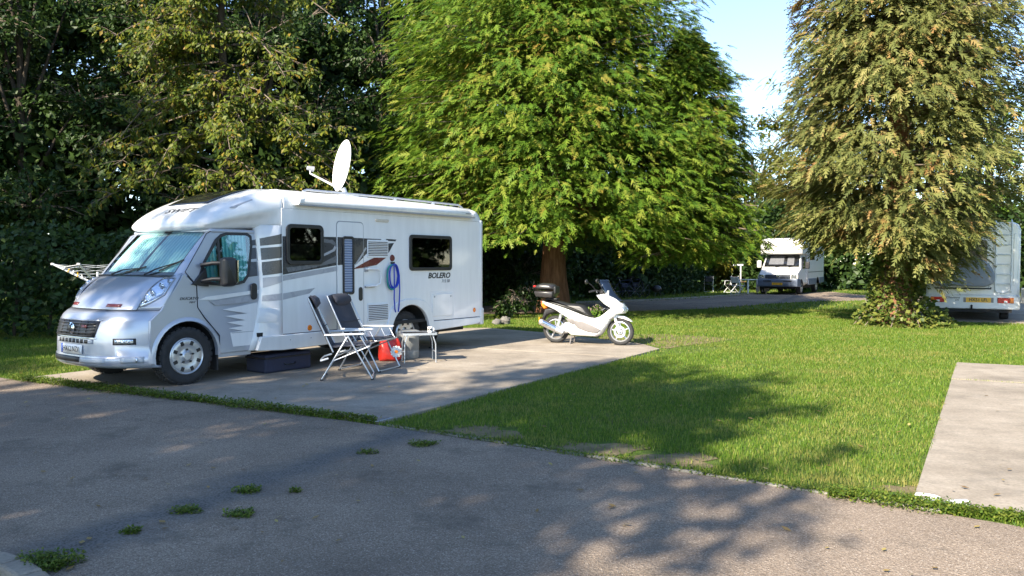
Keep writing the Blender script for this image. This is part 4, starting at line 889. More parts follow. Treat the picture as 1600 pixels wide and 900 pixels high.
fl.build('flower_print', M['plate_w'], bg, smooth=0); MB().lathe([(.001, -.004), (.028, -.003), (.028, 0)], (.095, -.145, .16), 'y', 14).build('flower_eye', M['orange'], bg)
# rotary airer behind the bonnet
ra = thing('rotary_airer', 'white rotary clothes airer with thin lines beyond the motorhome bonnet', 'clothes airer', (-7.0, 13.3, 0))
MB().cyl((0, 0, 0), (0, 0, 1.45), .02, n=10).build('pole', M['white_trim'], ra)
tips = []
for k in range(4):
    a = R(186 + 90 * k); e = Vector((math.cos(a) * .72, math.sin(a) * .72, 1.585)); tips.append(e)
    MB().tube([(0, 0, 1.22), e], .017, 8).build('arm', M['white_trim'], ra); MB().obox(e, (.04, .04, .03), (0, 0, a)).build('end_cap', M['white_trim'], ra)
for t_ in (.45, .6, .75, .9, .98):
    for k in range(4):
        a, b = Vector((0, 0, 1.22)).lerp(tips[k], t_), Vector((0, 0, 1.22)).lerp(tips[(k + 1) % 4], t_)
        MB().tube([a, (a + b) / 2 - Vector((0, 0, .04)), b], .0035, 5).build('line', M['plate_w'], ra)
for i in range(5): MB().obox(Vector((0, 0, 1.22)).lerp(tips[0], .35 + .1 * i) + Vector((.02, -.03, .02)), (.015, .015, .07), (.3, .2 * i, 0)).build('clothes_peg', M['plate_y'] if i % 2 else M['white_trim'], ra)
# stones at the back of the pitch
for i, (px, py, r, lab) in enumerate(((776, 508, .13, 'grey stone left of the pair behind the pitch'), (789, 507, .16, 'larger grey stone right of the pair behind the pitch'))):
    x, y = gp(px, py); mb = MB().ell((0, 0, r * .55), (r, r * .7, r * .75), 10, 7); mb.v = [(a + random.uniform(-.02, .02), b + random.uniform(-.02, .02), max(0, c + random.uniform(-.02, .02))) for a, b, c in mb.v]
    o = mb.build('stone', M['stone'], smooth=50); o.location = (x, y, 0); tag(o, lab, 'stone')
# ================================================================== scooter
M['sc_white'] = simple('scooter_white', (.80, .80, .79), .2, var=.02, coat=.7, rvar=.04)
sct = thing('scooter', 'white maxi scooter with dark top box parked at the end of the pitch', 'scooter', (.88, 15.62, .018), math.atan2(-.50, 1.20))
def scwheel(x, r, w_, y=0):
    o = MB().lathe([(r * .66, -w_ * .3), (r * .70, -w_ * .42), (r * .76, -w_ * .35), (r * .76, w_ * .35), (r * .70, w_ * .42), (r * .66, w_ * .3), (r * .66, -w_ * .3)], (x, y, r), 'y', 36, caps=False).build('wheel', M['alloy'], sct, smooth=40)
    MB().lathe([(r * .74, -w_ * .36), (r * .86, -w_ * .5), (r * .95, -w_ * .42), (r, -w_ * .15), (r, w_ * .15), (r * .95, w_ * .42), (r * .86, w_ * .5), (r * .74, w_ * .36)], (x, y, r), 'y', 36, caps=False).build('tyre', M['tyre'], o, smooth=50)
    MB().cyl((x, y - .05, r), (x, y + .05, r), .05, n=14).build('hub', M['alloy'], o)
    for i in range(5):
        a = 2 * math.pi * i / 5 + .3; MB().tube([(x + .04 * math.cos(a), y, r + .04 * math.sin(a)), (x + r * .7 * math.cos(a + .12), y, r + r * .7 * math.sin(a + .12))], [.018, .013], 6).build('spoke', M['alloy'], o)
    return o
fw = scwheel(1.31, .262, .10); rw = scwheel(0, .270, .115)
MB().lathe([(.07, -.006), (.115, -.006), (.115, .002), (.07, .002)], (1.31, -.065, .262), 'y', 24, caps=False).build('brake_disc', M['alu'], fw)
MB().pillow([(-.28, .835), (-.10, .80), (.10, .745), (.35, .66), (.56, .575), (.76, .52), (.74, .40), (.55, .36), (.40, .42), (.26, .50), (.02, .64), (-.20, .73)], .175, .05, 'y').build('rear_body', M['sc_white'], sct, smooth=60)
MB().pillow([(.20, .42), (.40, .44), (.70, .50), (.86, .53), (1.02, .60), (1.16, .52), (1.06, .35), (.95, .20), (.85, .15), (.55, .15), (.34, .16), (.22, .28)], .18, .05, 'y').build('lower_fairing', M['sc_white'], sct, smooth=60)
MB().pillow([(.80, .515), (.92, .55), (1.04, .64), (1.13, .72), (1.02, .78), (.91, .88), (.84, .97), (.94, .985), (1.05, 1.01), (1.08, 1.07), (1.12, 1.06), (1.13, .97), (1.25, .90), (1.37, .80), (1.43, .69), (1.40, .615), (1.28, .595), (1.16, .50), (1.02, .44)], .185, .035, 'y').build('front_shield', M['sc_white'], sct, smooth=60)
MB().pillow([(-.27, .845), (-.05, .86), (.12, .83), (.28, .79), (.42, .785), (.54, .775), (.62, .73), (.70, .62), (.755, .535), (.62, .57), (.40, .655), (.1, .755), (-.1, .81)], .145, .05, 'y').build('seat', M['seat'], sct, smooth=60)
for s in (-1, 1):
    MB().pillow([(.44, .47), (.62, .45), (.80, .38), (.97, .30), (.90, .235), (.72, .25), (.50, .32), (.40, .42)], .016, .012, 'y', s * .187).build('foot_panel', M['brownish'], sct, smooth=50)
    MB().pillow([(.25, .50), (.40, .50), (.46, .44), (.42, .38), (.33, .42)], .012, .01, 'y', s * .180).build('side_insert', M['brownish'], sct, smooth=50)
    MB().tube([(1.17, s * .075, .66), (1.245, s * .075, .45), (1.31, s * .075, .262)], [.024, .027, .03], 8).build('fork_leg', M['sc_white'], sct)
    MB().tube([(.14, s * .12, .58), (.06, s * .12, .30)], [.030, .024], 8).build('shock', M['alu'], sct)
    MB().tube([(.95, s * .05, 1.03), (.88, s * .20, 1.06), (.82, s * .34, 1.04)], .011, 8).build('handlebar', M['black'], sct)
    MB().cyl((.85, s * .27, 1.05), (.80, s * .38, 1.035), .018, n=10).build('grip', M['rubber'], sct)
    MB().tube([(.90, s * .24, 1.04), (.94, s * .34, 1.02)], .007, 6).build('brake_lever', M['alu'], sct)
    mo = MB().tube([(.88, s * .22, 1.06), (.82, s * .28, 1.15), (.76, s * .33, 1.21)], .007, 6).build('mirror_stalk', M['black'], sct)
    MB().ell((.735, s * .36, 1.225), (.025, .085, .045)).build('mirror', M['topbox'], mo, smooth=60)
    MB().grid([[(1.10 + .16 * v_ + .02 * u_, s * (.10 + .085 * u_), .70 + .14 * v_) for u_ in (0, .5, 1)] for v_ in (0, .5, 1)]).build('inner_shield', M['brownish'], sct)
    hl_ = MB().pillow([(1.24, .80), (1.36, .775), (1.425, .70), (1.415, .64), (1.34, .66)], .02, .012, 'y', s * .150).build('headlamp', M['reflector'], sct, smooth=60)
MB().pillow([(1.085, .53), (1.14, .57), (1.26, .585), (1.40, .565), (1.52, .49), (1.545, .455), (1.50, .462), (1.38, .505), (1.26, .525), (1.15, .50), (1.10, .46)], .075, .02, 'y').build('front_mudguard', M['sc_white'], sct, smooth=60)
MB().pillow([(-.29, .83), (-.20, .78), (-.17, .68), (-.24, .66), (-.30, .74)], .10, .03, 'y').build('tail_lamp', M['orange'], sct, smooth=60)
MB().pillow([(-.22, .68), (-.30, .45), (-.34, .33), (-.30, .33), (-.18, .55), (.0, .62), (.1, .56), (.12, .62), (-.05, .69)], .07, .02, 'y').build('rear_mudguard', M['black'], sct, smooth=60)
ex_ = MB().tube([(.20, -.17, .22), (.12, -.185, .26), (-.27, -.20, .43)], [.045, .062, .058], 14).build('exhaust', M['alu'], sct, smooth=50)
MB().tube([(.06, -.188, .287), (-.22, -.20, .41)], [.068, .065], 14).build('heat_shield', M['chrome'], ex_, smooth=50)
MB().pillow([(.02, .20), (.20, .18), (.40, .22), (.42, .34), (.25, .42), (.06, .34)], .12, .04, 'y').build('engine', M['alu'], sct, smooth=60)
MB().tube([(.36, -.10, .20), (.33, -.13, .0)], .014, 8).tube([(.36, .10, .20), (.33, .13, .0)], .014, 8).tube([(.33, -.13, .01), (.33, .13, .01)], .012, 8).build('centre_stand', M['brownish'], sct)
sg = []
for v_ in np.linspace(0, 1, 7):
    x, z = 1.385 - .31 * v_ - .04 * math.sin(math.pi * v_), .83 + .43 * v_; hw = .17 + .03 * v_ - .10 * v_ ** 4
    sg.append([(x - .22 * (u_ ** 2) * (1 - .3 * v_), hw * u_, z) for u_ in np.linspace(-1, 1, 9)])
M['screen_smoke'] = glass_mat('smoked_screen', (.22, .22, .25), .7)
MB().grid(sg).build('windscreen', M['screen_smoke'], sct, smooth=60, solid=.003)
MB().obox((.98, 0, 1.04), (.16, .20, .05), (0, R(-25), 0)).build('dashboard', M['black'], sct, bevel=.015)
MB().box(-.20, .05, -.10, .10, .855, .885).build('rack', M['black'], sct, bevel=.01)
tbx = MB().pillow([(-.38, .90), (-.03, .89), (.0, .96), (.0, 1.035), (-.42, 1.035), (-.42, .98)], .19, .03, 'y').build('top_box', M['topbox'], sct, smooth=60)
MB().pillow([(-.43, 1.045), (.005, 1.045), (-.01, 1.13), (-.08, 1.175), (-.28, 1.185), (-.38, 1.15), (-.43, 1.10)], .20, .05, 'y').build('lid', M['topbox'], tbx, smooth=60)
MB().obox((-.40, -.10, 1.12), (.05, .16, .035)).build('reflector', M['red_lens'], tbx, bevel=.01)
MB().box(-.02, .03, -.13, .13, .97, 1.12).build('back_pad', M['seat'], tbx, bevel=.02)
for s in (-1, 1):
    MB().tube([(-.26, s * .176, .80), (.05, s * .181, .72), (.35, s * .181, .625), (.60, s * .180, .54)], .005, 5).build('panel_gap', M['black'], sct)
    MB().tube([(.80, s * .186, .50), (.98, s * .190, .42), (1.10, s * .188, .40)], .004, 5).build('panel_gap', M['brownish'], sct)
    MB().obox((1.02, s * .189, .70), (.09, .003, .014), (0, R(-30), 0)).build('emblem', M['md_decal'], sct)
    MB().tube([(1.0, s * .06, 1.0), (1.12, s * .1, .9), (1.2, s * .07, .62)], .006, 5).build('cable', M['black'], sct)
MB().box(-.335, -.325, -.09, .09, .36, .50).build('number_plate', M['plate_y'], sct)
# ================================================================== white overcab motorhome far behind
LT_A = R(32); lx = Vector((math.sin(LT_A), math.cos(LT_A), 0)); ly = Vector((-math.cos(LT_A), math.sin(LT_A), 0))
lt = thing('overcab_motorhome', 'older white motorhome with overcab bed and yellow plate in the far background', 'motorhome', (13.45, 39.85, .01), R(90) - LT_A)
M['lt_white'] = simple('aged_white', (.70, .69, .66), .35, var=.05, vs=1.5)
def xz(name, poly, y0, y1, mat, parent=lt, bevel=.02): return MB().prism(poly, 'y', y0, y1).build(name, mat, parent, smooth=40, bevel=bevel)
xz('coach_body', [(2.0, .50), (4.05, .50)] + arch(4.45, .42, .42, 170, 10) + [(4.85, .5), (6.1, .55), (6.1, 2.75), (5.9, 2.85), (1.9, 2.85), (1.9, 2.2), (2.0, 2.0)], -1.08, 1.08, M['lt_white'], bevel=.05)
ob = MB().loft([[(x, s * w_, z) for s, z in ((-1, zb), (-1, zt), (-.85, zt + .05), (.85, zt + .05), (1, zt), (1, zb))] for x, w_, zb, zt in ((.62, .98, 2.20, 2.55), (.68, 1.04, 2.06, 2.72), (1.0, 1.07, 2.03, 2.82), (1.92, 1.08, 2.03, 2.85))]).build('overcab', M['lt_white'], lt, smooth=30, bevel=.05, seg=3)
MB().grid([[(.64 - .012, y, z) for y in (.92, .60)] for z in (2.34, 2.56)]).build('overcab_window', M['lt_decal'], lt, solid=.01)
MB().grid([[(x, -1.083 + (.92 - x) * .13 * (x < .92), z) for x in (.80, 1.0, 1.4, 1.75)] for z in (2.36, 2.66)]).build('overcab_window', M['dark_glass'], lt, solid=.01)
MB().grid([[(.625 + .0 * y, y, z) for y in (-.55, -.92)] for z in (2.34, 2.58)]).build('overcab_window', M['dark_glass'], lt, solid=.012)
cab = MB(); cs = []
for x, zt, hw in ((.0, .95, .86), (.10, 1.08, .94), (.72, 1.34, .97), (1.25, 2.06, .86), (2.05, 2.06, .90)):
    cs.append([(x, -hw * .98, .42), (x, -1.0 if x > .3 else -.94, .55), (x, -1.0 if x > .3 else -.94, min(zt, 1.15)), (x, -hw, zt), (x, hw, zt), (x, 1.0 if x > .3 else .94, min(zt, 1.15)), (x, 1.0 if x > .3 else .94, .55), (x, hw * .98, .42)])
cab.loft(cs).build('cab', M['lt_white'], lt, smooth=30, bevel=.04)
ws = lambda y, v: (.735 + .50 * v, y * (.88 - .07 * v), 1.375 + .66 * v)
MB().grid([[(lambda q_: (q_[0] - .012, q_[1], q_[2] + .010))(ws(y, v)) for y in (-1, -.5, 0, .5, 1)] for v in (.02, .5, .95)]).build('windscreen', M['dark_glass'], lt, solid=.008)
MB().grid([[(lambda q_: (q_[0] - .018, q_[1], q_[2] + .016))(ws(y, v)) for y in (-.7, -.3)] for v in (.15, .8)]).build('curtain', M['md_decal'], lt); MB().grid([[(lambda q_: (q_[0] - .018, q_[1], q_[2] + .016))(ws(y, v)) for y in (-.1, .75)] for v in (.2, .85)]).build('curtain', M['md_decal'], lt)
for y in (-.35, .3): MB().bar((.70, y, 1.37), (.80, y - .45, 1.43), .02, .02).build('wiper', M['black'], lt)
MB().box(-.03, .04, -.62, .62, .80, 1.0).build('grille', M['black'], lt, bevel=.02); MB().lathe([(0, -.05), (.08, -.045), (.09, -.03)], (0, 0, .91), 'x', 18).build('badge', M['chrome'], lt)
for y in (-.60, .60):
    for k in range(4): MB().box(-.045, -.03, min(y, 0), max(y, 0), .82 + .045 * k, .835 + .045 * k).build('slat', M['bluegrey'], lt)
for y in (-.79, .79): MB().box(-.02, .12, y - .14, y + .14, .80, 1.02).build('headlamp', M['reflector'], lt, bevel=.02); MB().box(.0, .10, y * 1.2 - .04, y * 1.2 + .04, .81, 1.0).build('indicator', M['orange'] if False else M['curtain'], lt, bevel=.01)
MB().loft([[(x, -w_, z0), (x, -w_, z1_), (x, w_, z1_), (x, w_, z0)] for x, w_, z0, z1_ in ((-.10, .88, .48, .76), (-.06, .97, .40, .79), (.45, 1.02, .38, .78), (.5, 1.0, .38, .70))]).build('bumper', M['bluegrey'], lt, smooth=40, bevel=.03)
for y in (-.5, .5): MB().box(-.125, -.09, y - .20, y + .20, .66, .71).build('bumper_slot', M['black'], lt)
pl2 = MB().box(-.125, -.10, -.26, .26, .48, .60).build('number_plate', M['plate_y'], lt); text('registration', '67-JX-TB', .10, M['ink'], pl2, (-.128, 0, .54), (R(90), 0, R(-90)), depth=.002)
xz('bonnet_slot', [(.60, 1.285), (.68, 1.315), (.68, 1.325), (.60, 1.295)], -.62, .62, M['black'], bevel=0)
xz('lower_trim', [(2.0, .45), (4.04, .45), (4.04, .78), (2.0, .78)], -1.10, -1.0, M['bluegrey']); xz('lower_trim', [(4.86, .48), (6.08, .52), (6.08, .82), (4.86, .80)], -1.10, -1.0, M['bluegrey'])
xz('waist_line', [(2.0, 1.10), (6.08, 1.12), (6.08, 1.15), (2.0, 1.13)], -1.088, -1.07, M['black'], bevel=0)
xz('side_window', [(2.3, 1.75), (3.5, 1.75), (3.5, 2.35), (2.3, 2.35)], -1.095, -1.07, M['dark_glass']); xz('side_window', [(1.02, 1.30), (1.55, 1.28), (1.55, 1.92), (1.35, 1.92)], -1.012, -.86, M['dark_glass'])
MB().box(1.05, 1.15, -1.32, -1.10, 1.30, 1.66).build('mirror', M['black'], lt, bevel=.03); MB().box(1.05, 1.15, 1.10, 1.32, 1.35, 1.72).build('mirror', M['lt_white'], lt, bevel=.03)
MB().tube([(1.1, -1.0, 1.4), (1.1, -1.15, 1.45)], .02, 6).build('mirror_arm', M['black'], lt)
xz('cab_step', [(1.75, .55), (1.98, .55), (1.98, 2.0), (1.75, 1.6)], -1.06, -.98, M['lt_white'])
for x in (.75, 4.45):
    for s in (-1, 1): wheel(lt, (x, s * .90, .34), .34, .22, s, slots=6)
for s in (-1, 1): xz('arch_void', arch(.75, .36, .41, 180, 0), s * .95, s * 1.004, M['under'], bevel=0)
MB().box(.3, 6, -.8, .8, .28, .52).build('chassis', M['under'], lt)
# ================================================================== motorhome seen from behind at the right edge
RV_A = R(30); rv = thing('rear_motorhome', 'white motorhome seen from behind with ladder and grey covered bike rack', 'motorhome', (12.83, 21.95, .0), -RV_A)
W2 = 1.13      # local: x across (right), y forward (away from the camera)
MB().loft([[(x, y, z) for x, z in ((-w_, .36), (-w_, 2.52), (-w_ + .06, 2.66), (-w_ + .2, 2.72), (w_ - .2, 2.72), (w_ - .06, 2.66), (w_, 2.52), (w_, .36))] for y, w_ in ((-.0, W2 - .05), (.06, W2), (5.6, W2), (5.7, W2 - .05))]).build('body', M['white'], rv, smooth=40, bevel=.02)
MB().loft([[(x, y, z) for x, z in ((-w_, .33), (-w_, .72), (w_, .72), (w_, .33))] for y, w_ in ((-.09, W2 - .10), (-.06, W2), (.20, W2 + .02))]).build('rear_bumper', M['white_trim'], rv, smooth=40, bevel=.03)
MB().box(-.95, .95, -.03, .3, .24, .335).build('under_panel', M['under'], rv); MB().box(-.9, .9, .3, 5.5, .25, .4).build('chassis', M['under'], rv)
for x in (-.82, .80):
    l = MB().box(x - .19, x + .19, -.112, -.07, .50, .65).build('tail_lamp', M['red_lens'], rv, bevel=.012); MB().box(x - .19 if x < 0 else x + .10, x - .10 if x < 0 else x + .19, -.118, -.11, .505, .645).build('indicator', M['orange'], l, bevel=.004); MB().box(x - .04, x + .04, -.118, -.11, .51, .57).build('reversing_lamp', M['plate_w'], l, bevel=.004)
    wh = MB().cyl((x - .11, 1.0, .33), (x + .11, 1.0, .33), .33, n=28).build('wheel', M['tyre'], rv, bevel=.03); MB().cyl((x - .115, 1.0, .33), (x + .115, 1.0, .33), .2, n=20).build('rim', M['alloy'], wh)
np_ = MB().box(-.14, .46, -.105, -.085, .51, .645).build('number_plate', M['plate_y'], rv); text('registration', 'HX51 LFL', .115, M['ink'], np_, (.16, -.107, .578), (R(90), 0, 0), depth=.002, sx=.95, bold=.003)
for x in (-.17, .49): MB().box(x - .03, x + .03, -.11, -.09, .51, .645).build('plate_lamp', M['md_decal'], np_)
text('lettering', 'Cheyenne', .085, M['ink'], rv, (-.46, -.098, .635), (R(90), 0, 0), shear=.3, sx=1.0); text('lettering', '634', .06, M['ink'], rv, (-.36, -.098, .565), (R(90), 0, 0), shear=.3)
la = thing('ladder_part', '', '')
bpy.data.objects.remove(la)
lad = MB().tube([(.55, -.03, .80), (.55, -.09, .86), (.55, -.09, 2.45), (.55, -.05, 2.70), (.55, .2, 2.78)], .018, 8).tube([(.92, -.03, .80), (.92, -.09, .86), (.92, -.09, 2.45), (.92, -.05, 2.70), (.92, .2, 2.78)], .018, 8).tube([(.55, -.09, .88), (.60, -.09, .80), (.735, -.09, .77), (.87, -.09, .80), (.92, -.09, .88)], .018, 8).build('ladder', M['white_trim'], rv)
for i in range(6): MB().tube([(.55, -.09, 1.02 + .27 * i), (.92, -.09, 1.02 + .27 * i)], .016, 8).build('rung', M['white_trim'], lad)
for x in (.53, 1.0): MB().box(x - .03, x + .03, -.02, .0, 1.0, 2.4).build('moulding', M['white'], rv, bevel=.008)
MB().prism(rrect(-.75, .35, 1.45, 2.25, .08), 'y', -.02, .0).build('rear_window', M['dark_glass'], rv)
rk = MB().tube([(-.9, -.10, .92), (-.9, -.35, .90), (.45, -.35, .90), (.45, -.10, .92)], .018, 8).tube([(-.9, -.22, .90), (.45, -.22, .90)], .014, 8).build('bike_rack', M['black'], rv)
for x in (-.75, -.1, .4): MB().tube([(x, -.02, 1.6), (x, -.30, 1.0), (x, -.34, .90)], .012, 6).build('rack_strut', M['alu'], rk)
cv = thing('bike_cover', 'grey fabric cover over bikes on the rear rack of the right motorhome', 'cover', (12.83, 21.95, 0), -RV_A)
ogr = []
for y, sc_ in ((-.44, .55), (-.42, .86), (-.34, 1.0), (-.20, 1.0), (-.14, .85), (-.12, .5)):
    top = [(-1.03, 1.15), (-1.0, 1.45), (-.8, 1.62), (-.5, 1.62), (-.25, 1.72), (.05, 1.78), (.30, 1.68), (.50, 1.45), (.56, 1.20), (.50, 1.02), (.25, .92), (0, .96), (-.25, .95), (-.45, .97), (-.7, .92), (-.95, .98)]
    ogr.append([(-.25 + (x + .25) * (.9 + .1 * sc_) + .02 * math.sin(9 * z + 20 * y), y, 1.3 + (z - 1.3) * (.8 + .2 * sc_) + .012 * math.sin(11 * x)) for x, z in top])
MB().loft(ogr).build('cover', M['cover'], cv, smooth=60, sub=2)
tow = MB().tube([(0, .1, .34), (0, -.12, .34), (0, -.14, .40)], .025, 8).ell((0, -.14, .42), .03).build('tow_bar', M['black'], rv)
rp2 = thing('red_post', 'thin red pole standing at the right edge beside the rear motorhome', 'pole', (13.72, 21.0, 0))
MB().cyl((0, 0, 0), (0, 0, 1.35), .015, n=8).build('pole', M['red'], rp2); MB().obox((.12, .1, .72), (.24, .25, .42)).build('box', M['white_trim'], rp2, bevel=.02)
# ================================================================== small things by the far pitch
def campchair(label, px, py, rz, mat):
    x, y = gp(px, py); c = thing('camp_chair', label, 'chair', (x, y, 0), rz, 'chairs on the far pitch')
    MB().obox((0, 0, .43), (.46, .46, .03)).build('seat', mat, c); MB().obox((-.26, 0, .72), (.03, .46, .30), (0, R(-14), 0)).build('backrest', mat, c)
    for s in (-1, 1):
        MB().tube([(-.30, s * .24, .9), (-.18, s * .24, .43), (.28, s * .24, .02)], .016, 6).build('leg', M['white_trim'], c); MB().tube([(.24, s * .24, .44), (-.30, s * .24, .02)], .016, 6).build('leg', M['white_trim'], c)
        MB().tube([(-.24, s * .24, .64), (.2, s * .24, .64), (.22, s * .24, .44)], .016, 6).build('arm', M['white_trim'], c)
    MB().tube([(.28, -.24, .02), (.28, .24, .02)], .014, 6).build('foot_bar', M['white_trim'], c); MB().tube([(-.30, -.24, .02), (-.30, .24, .02)], .014, 6).build('foot_bar', M['white_trim'], c)
campchair('white folding chair on the grass beside the far table', 1153, 459, R(35), M['plate_w'])
campchair('grey folding chair behind the white one on the far grass', 1142, 457, R(-150), M['topbox'])
campchair('dark folding chair standing alone on the shaded far grass', 1107, 456, R(80), M['pad'])
x, y = gp(1176, 459); tb2 = thing('patio_table', 'white table with pale towels hanging beside the far motorhome', 'table', (x, y, 0), R(20))
MB().box(-.62, .62, -.4, .4, .72, .76).build('tabletop', M['plate_w'], tb2, bevel=.01)
for sx in (-1, 1):
    for sy in (-1, 1): MB().box(sx * .55 - .03, sx * .55 + .03, sy * .34 - .03, sy * .34 + .03, 0, .72).build('leg', M['plate_w'], tb2)
for i, xx in enumerate((-.1, .25, .5)):
    t_ = MB().grid([[(xx + .22 * u_, -.42 - .02 * math.sin(9 * u_), .74 - .62 * v_) for u_ in (0, .3, .6, .9)] for v_ in (0, .5, 1)]).build('towel', M['cloth'], solid=.01); t_.location = (x, y, 0); t_.rotation_euler = (0, 0, R(20)); tag(t_, ('pale towel on the left of the far white table', 'pale towel in the middle of the far white table', 'pale towel on the right of the far white table')[i], 'towel')
x, y = gp(1157, 457); ps = thing('awning_post', 'white upright post with a crossbar on the far pitch', 'post', (x, y, 0))
MB().cyl((0, 0, 0), (0, 0, 1.5), .035, n=8).build('pole', M['white_trim'], ps); MB().obox((-.15, 0, 1.5), (.55, .06, .08)).build('crossbar', M['white_trim'], ps)
x, y = gp(1164, 458); yt = thing('side_table', 'small tan side table behind the far white chair', 'table', (x, y + .8, 0)); MB().cyl((0, 0, .58), (0, 0, .61), .32, n=18).build('tabletop', simple('tan_wood', (.42, .26, .09), .6), yt); MB().cyl((0, 0, 0), (0, 0, .58), .03, n=8).build('leg', M['topbox'], yt)
x, y = gp(1026, 464); bq = thing('barbecue', 'small dark kettle barbecue on the shaded far grass', 'barbecue', (x, y, 0)); MB().ell((0, 0, .38), (.24, .24, .18)).build('bowl', M['topbox'], bq)
for k in range(3): MB().tube([(.1 * math.cos(k * 2.1), .1 * math.sin(k * 2.1), .3), (.26 * math.cos(k * 2.1), .26 * math.sin(k * 2.1), 0)], .014, 6).build('leg', M['topbox'], bq)
def bicycle(label, px, py, rz):
    x, y = gp(px, py); b_ = thing('bicycle', label, 'bicycle', (x, y, 0), rz, 'bicycles under the conifer')
    for xx in (-.52, .52):
        wv = MB().tube([(xx + .33 * math.cos(2 * math.pi * i / 24), 0, .34 + .33 * math.sin(2 * math.pi * i / 24)) for i in range(24)], .018, 6, closed=True).build('wheel', M['tyre'], b_)
        for i in range(8): MB().tube([(xx, 0, .34), (xx + .32 * math.cos(i * .785), 0, .34 + .32 * math.sin(i * .785))], .003, 4).build('spoke', M['alu'], wv)
    fr = MB(); A_, B_, C_, D_, E_ = (-.52, 0, .34), (-.05, 0, .30), (-.20, 0, .80), (.36, 0, .86), (.52, 0, .34)
    for p_, q_ in ((A_, B_), (A_, C_), (B_, C_), (C_, D_), (B_, D_), (D_, E_)): fr.tube([p_, q_], .018, 6)
    fr.build('frame', M['navy'], b_); MB().obox((-.23, 0, .92), (.26, .14, .06)).build('saddle', M['black'], b_, bevel=.02); MB().tube([(-.20, 0, .78), (-.22, 0, .92)], .013, 6).build('seat_post', M['alu'], b_)
    MB().tube([(.36, 0, .86), (.38, 0, 1.0), (.34, .3, 1.02)], .012, 6).tube([(.38, 0, 1.0), (.34, -.3, 1.02)], .012, 6).build('handlebar', M['black'], b_); MB().obox((.0, 0, .60), (.3, .16, .22)).build('pannier', M['navy'], b_, bevel=.03)
bicycle('dark bicycle nearer the scooter in the shade under the conifer', 975, 467, R(12)); bicycle('dark bicycle farther right in the shade under the conifer', 992, 465, R(28))
# ================================================================== trees and shrubs
def fronds(P, A, Nn, L, k=4, wide=.42, droop=.25):
    """flat fern-like sprays: 2k leaflets on one axis each"""
    n = len(P); A = A / np.linalg.norm(A, axis=1)[:, None]
    S = np.cross(A, Nn); S /= np.linalg.norm(S, axis=1)[:, None] + 1e-9
    nv = (k + 1) + 2 * k; V = np.zeros((n, nv, 3))
    for i in range(k + 1):
        t = i / k; V[:, i] = P + A * (L * t)[:, None] + np.array([0, 0, -1.0]) * (L * droop * t * t)[:, None]
    for i in range(k):
        t = (i + .8) / k; ln = L * wide * (1.05 - .8 * t) * rng.uniform(.7, 1.3, n)
        for j, s in enumerate((1, -1)):
            V[:, k + 1 + 2 * i + j] = P + A * (L * (t + .10))[:, None] + s * S * ln[:, None] + A * (ln * .55)[:, None] + np.array([0, 0, -1.0]) * (L * droop * t * t + ln * .25)[:, None]
    Fc = []
    for i in range(k): Fc += [(i, i + 1, k + 1 + 2 * i), (i + 1, i, k + 2 + 2 * i)]
    Fc = np.array(Fc)[None] + (np.arange(n) * nv)[:, None, None]
    return V.reshape(-1, 3), Fc.reshape(-1, 3)
def leaves(P, A, Nn, L, wide=.28):
    n = len(P); A = A / (np.linalg.norm(A, axis=1)[:, None] + 1e-9); S = np.cross(A, Nn); S /= np.linalg.norm(S, axis=1)[:, None] + 1e-9
    U = np.cross(S, A); l = L[:, None]
    V = np.stack([P, P + A * l * .5 + S * l * wide + U * l * .08, P + A * l, P + A * l * .5 - S * l * wide + U * l * .08], 1)
    Fc = np.array([[0, 1, 2], [0, 2, 3]])[None] + (np.arange(n) * 4)[:, None, None]
    return V.reshape(-1, 3), Fc.reshape(-1, 3)
def trunk_mesh(mb, base, H, r0, r1, n=14, wob=.12, seed=0, rings=9, flare=.5):
    r = random.Random(seed); pts, rr = [], []
    for i in range(rings):
        t = i / (rings - 1); pts.append((base[0] + r.uniform(-wob, wob) * t, base[1] + r.uniform(-wob, wob) * t, base[2] + H * t)); rr.append((r0 + (r1 - r0) * t) * (1 + flare * max(0, 1 - t * rings * .6)))
    mb.tube(pts, rr, n); return pts
def unit(n): v = rng.normal(size=(n, 3)); return v / np.linalg.norm(v, axis=1)[:, None]
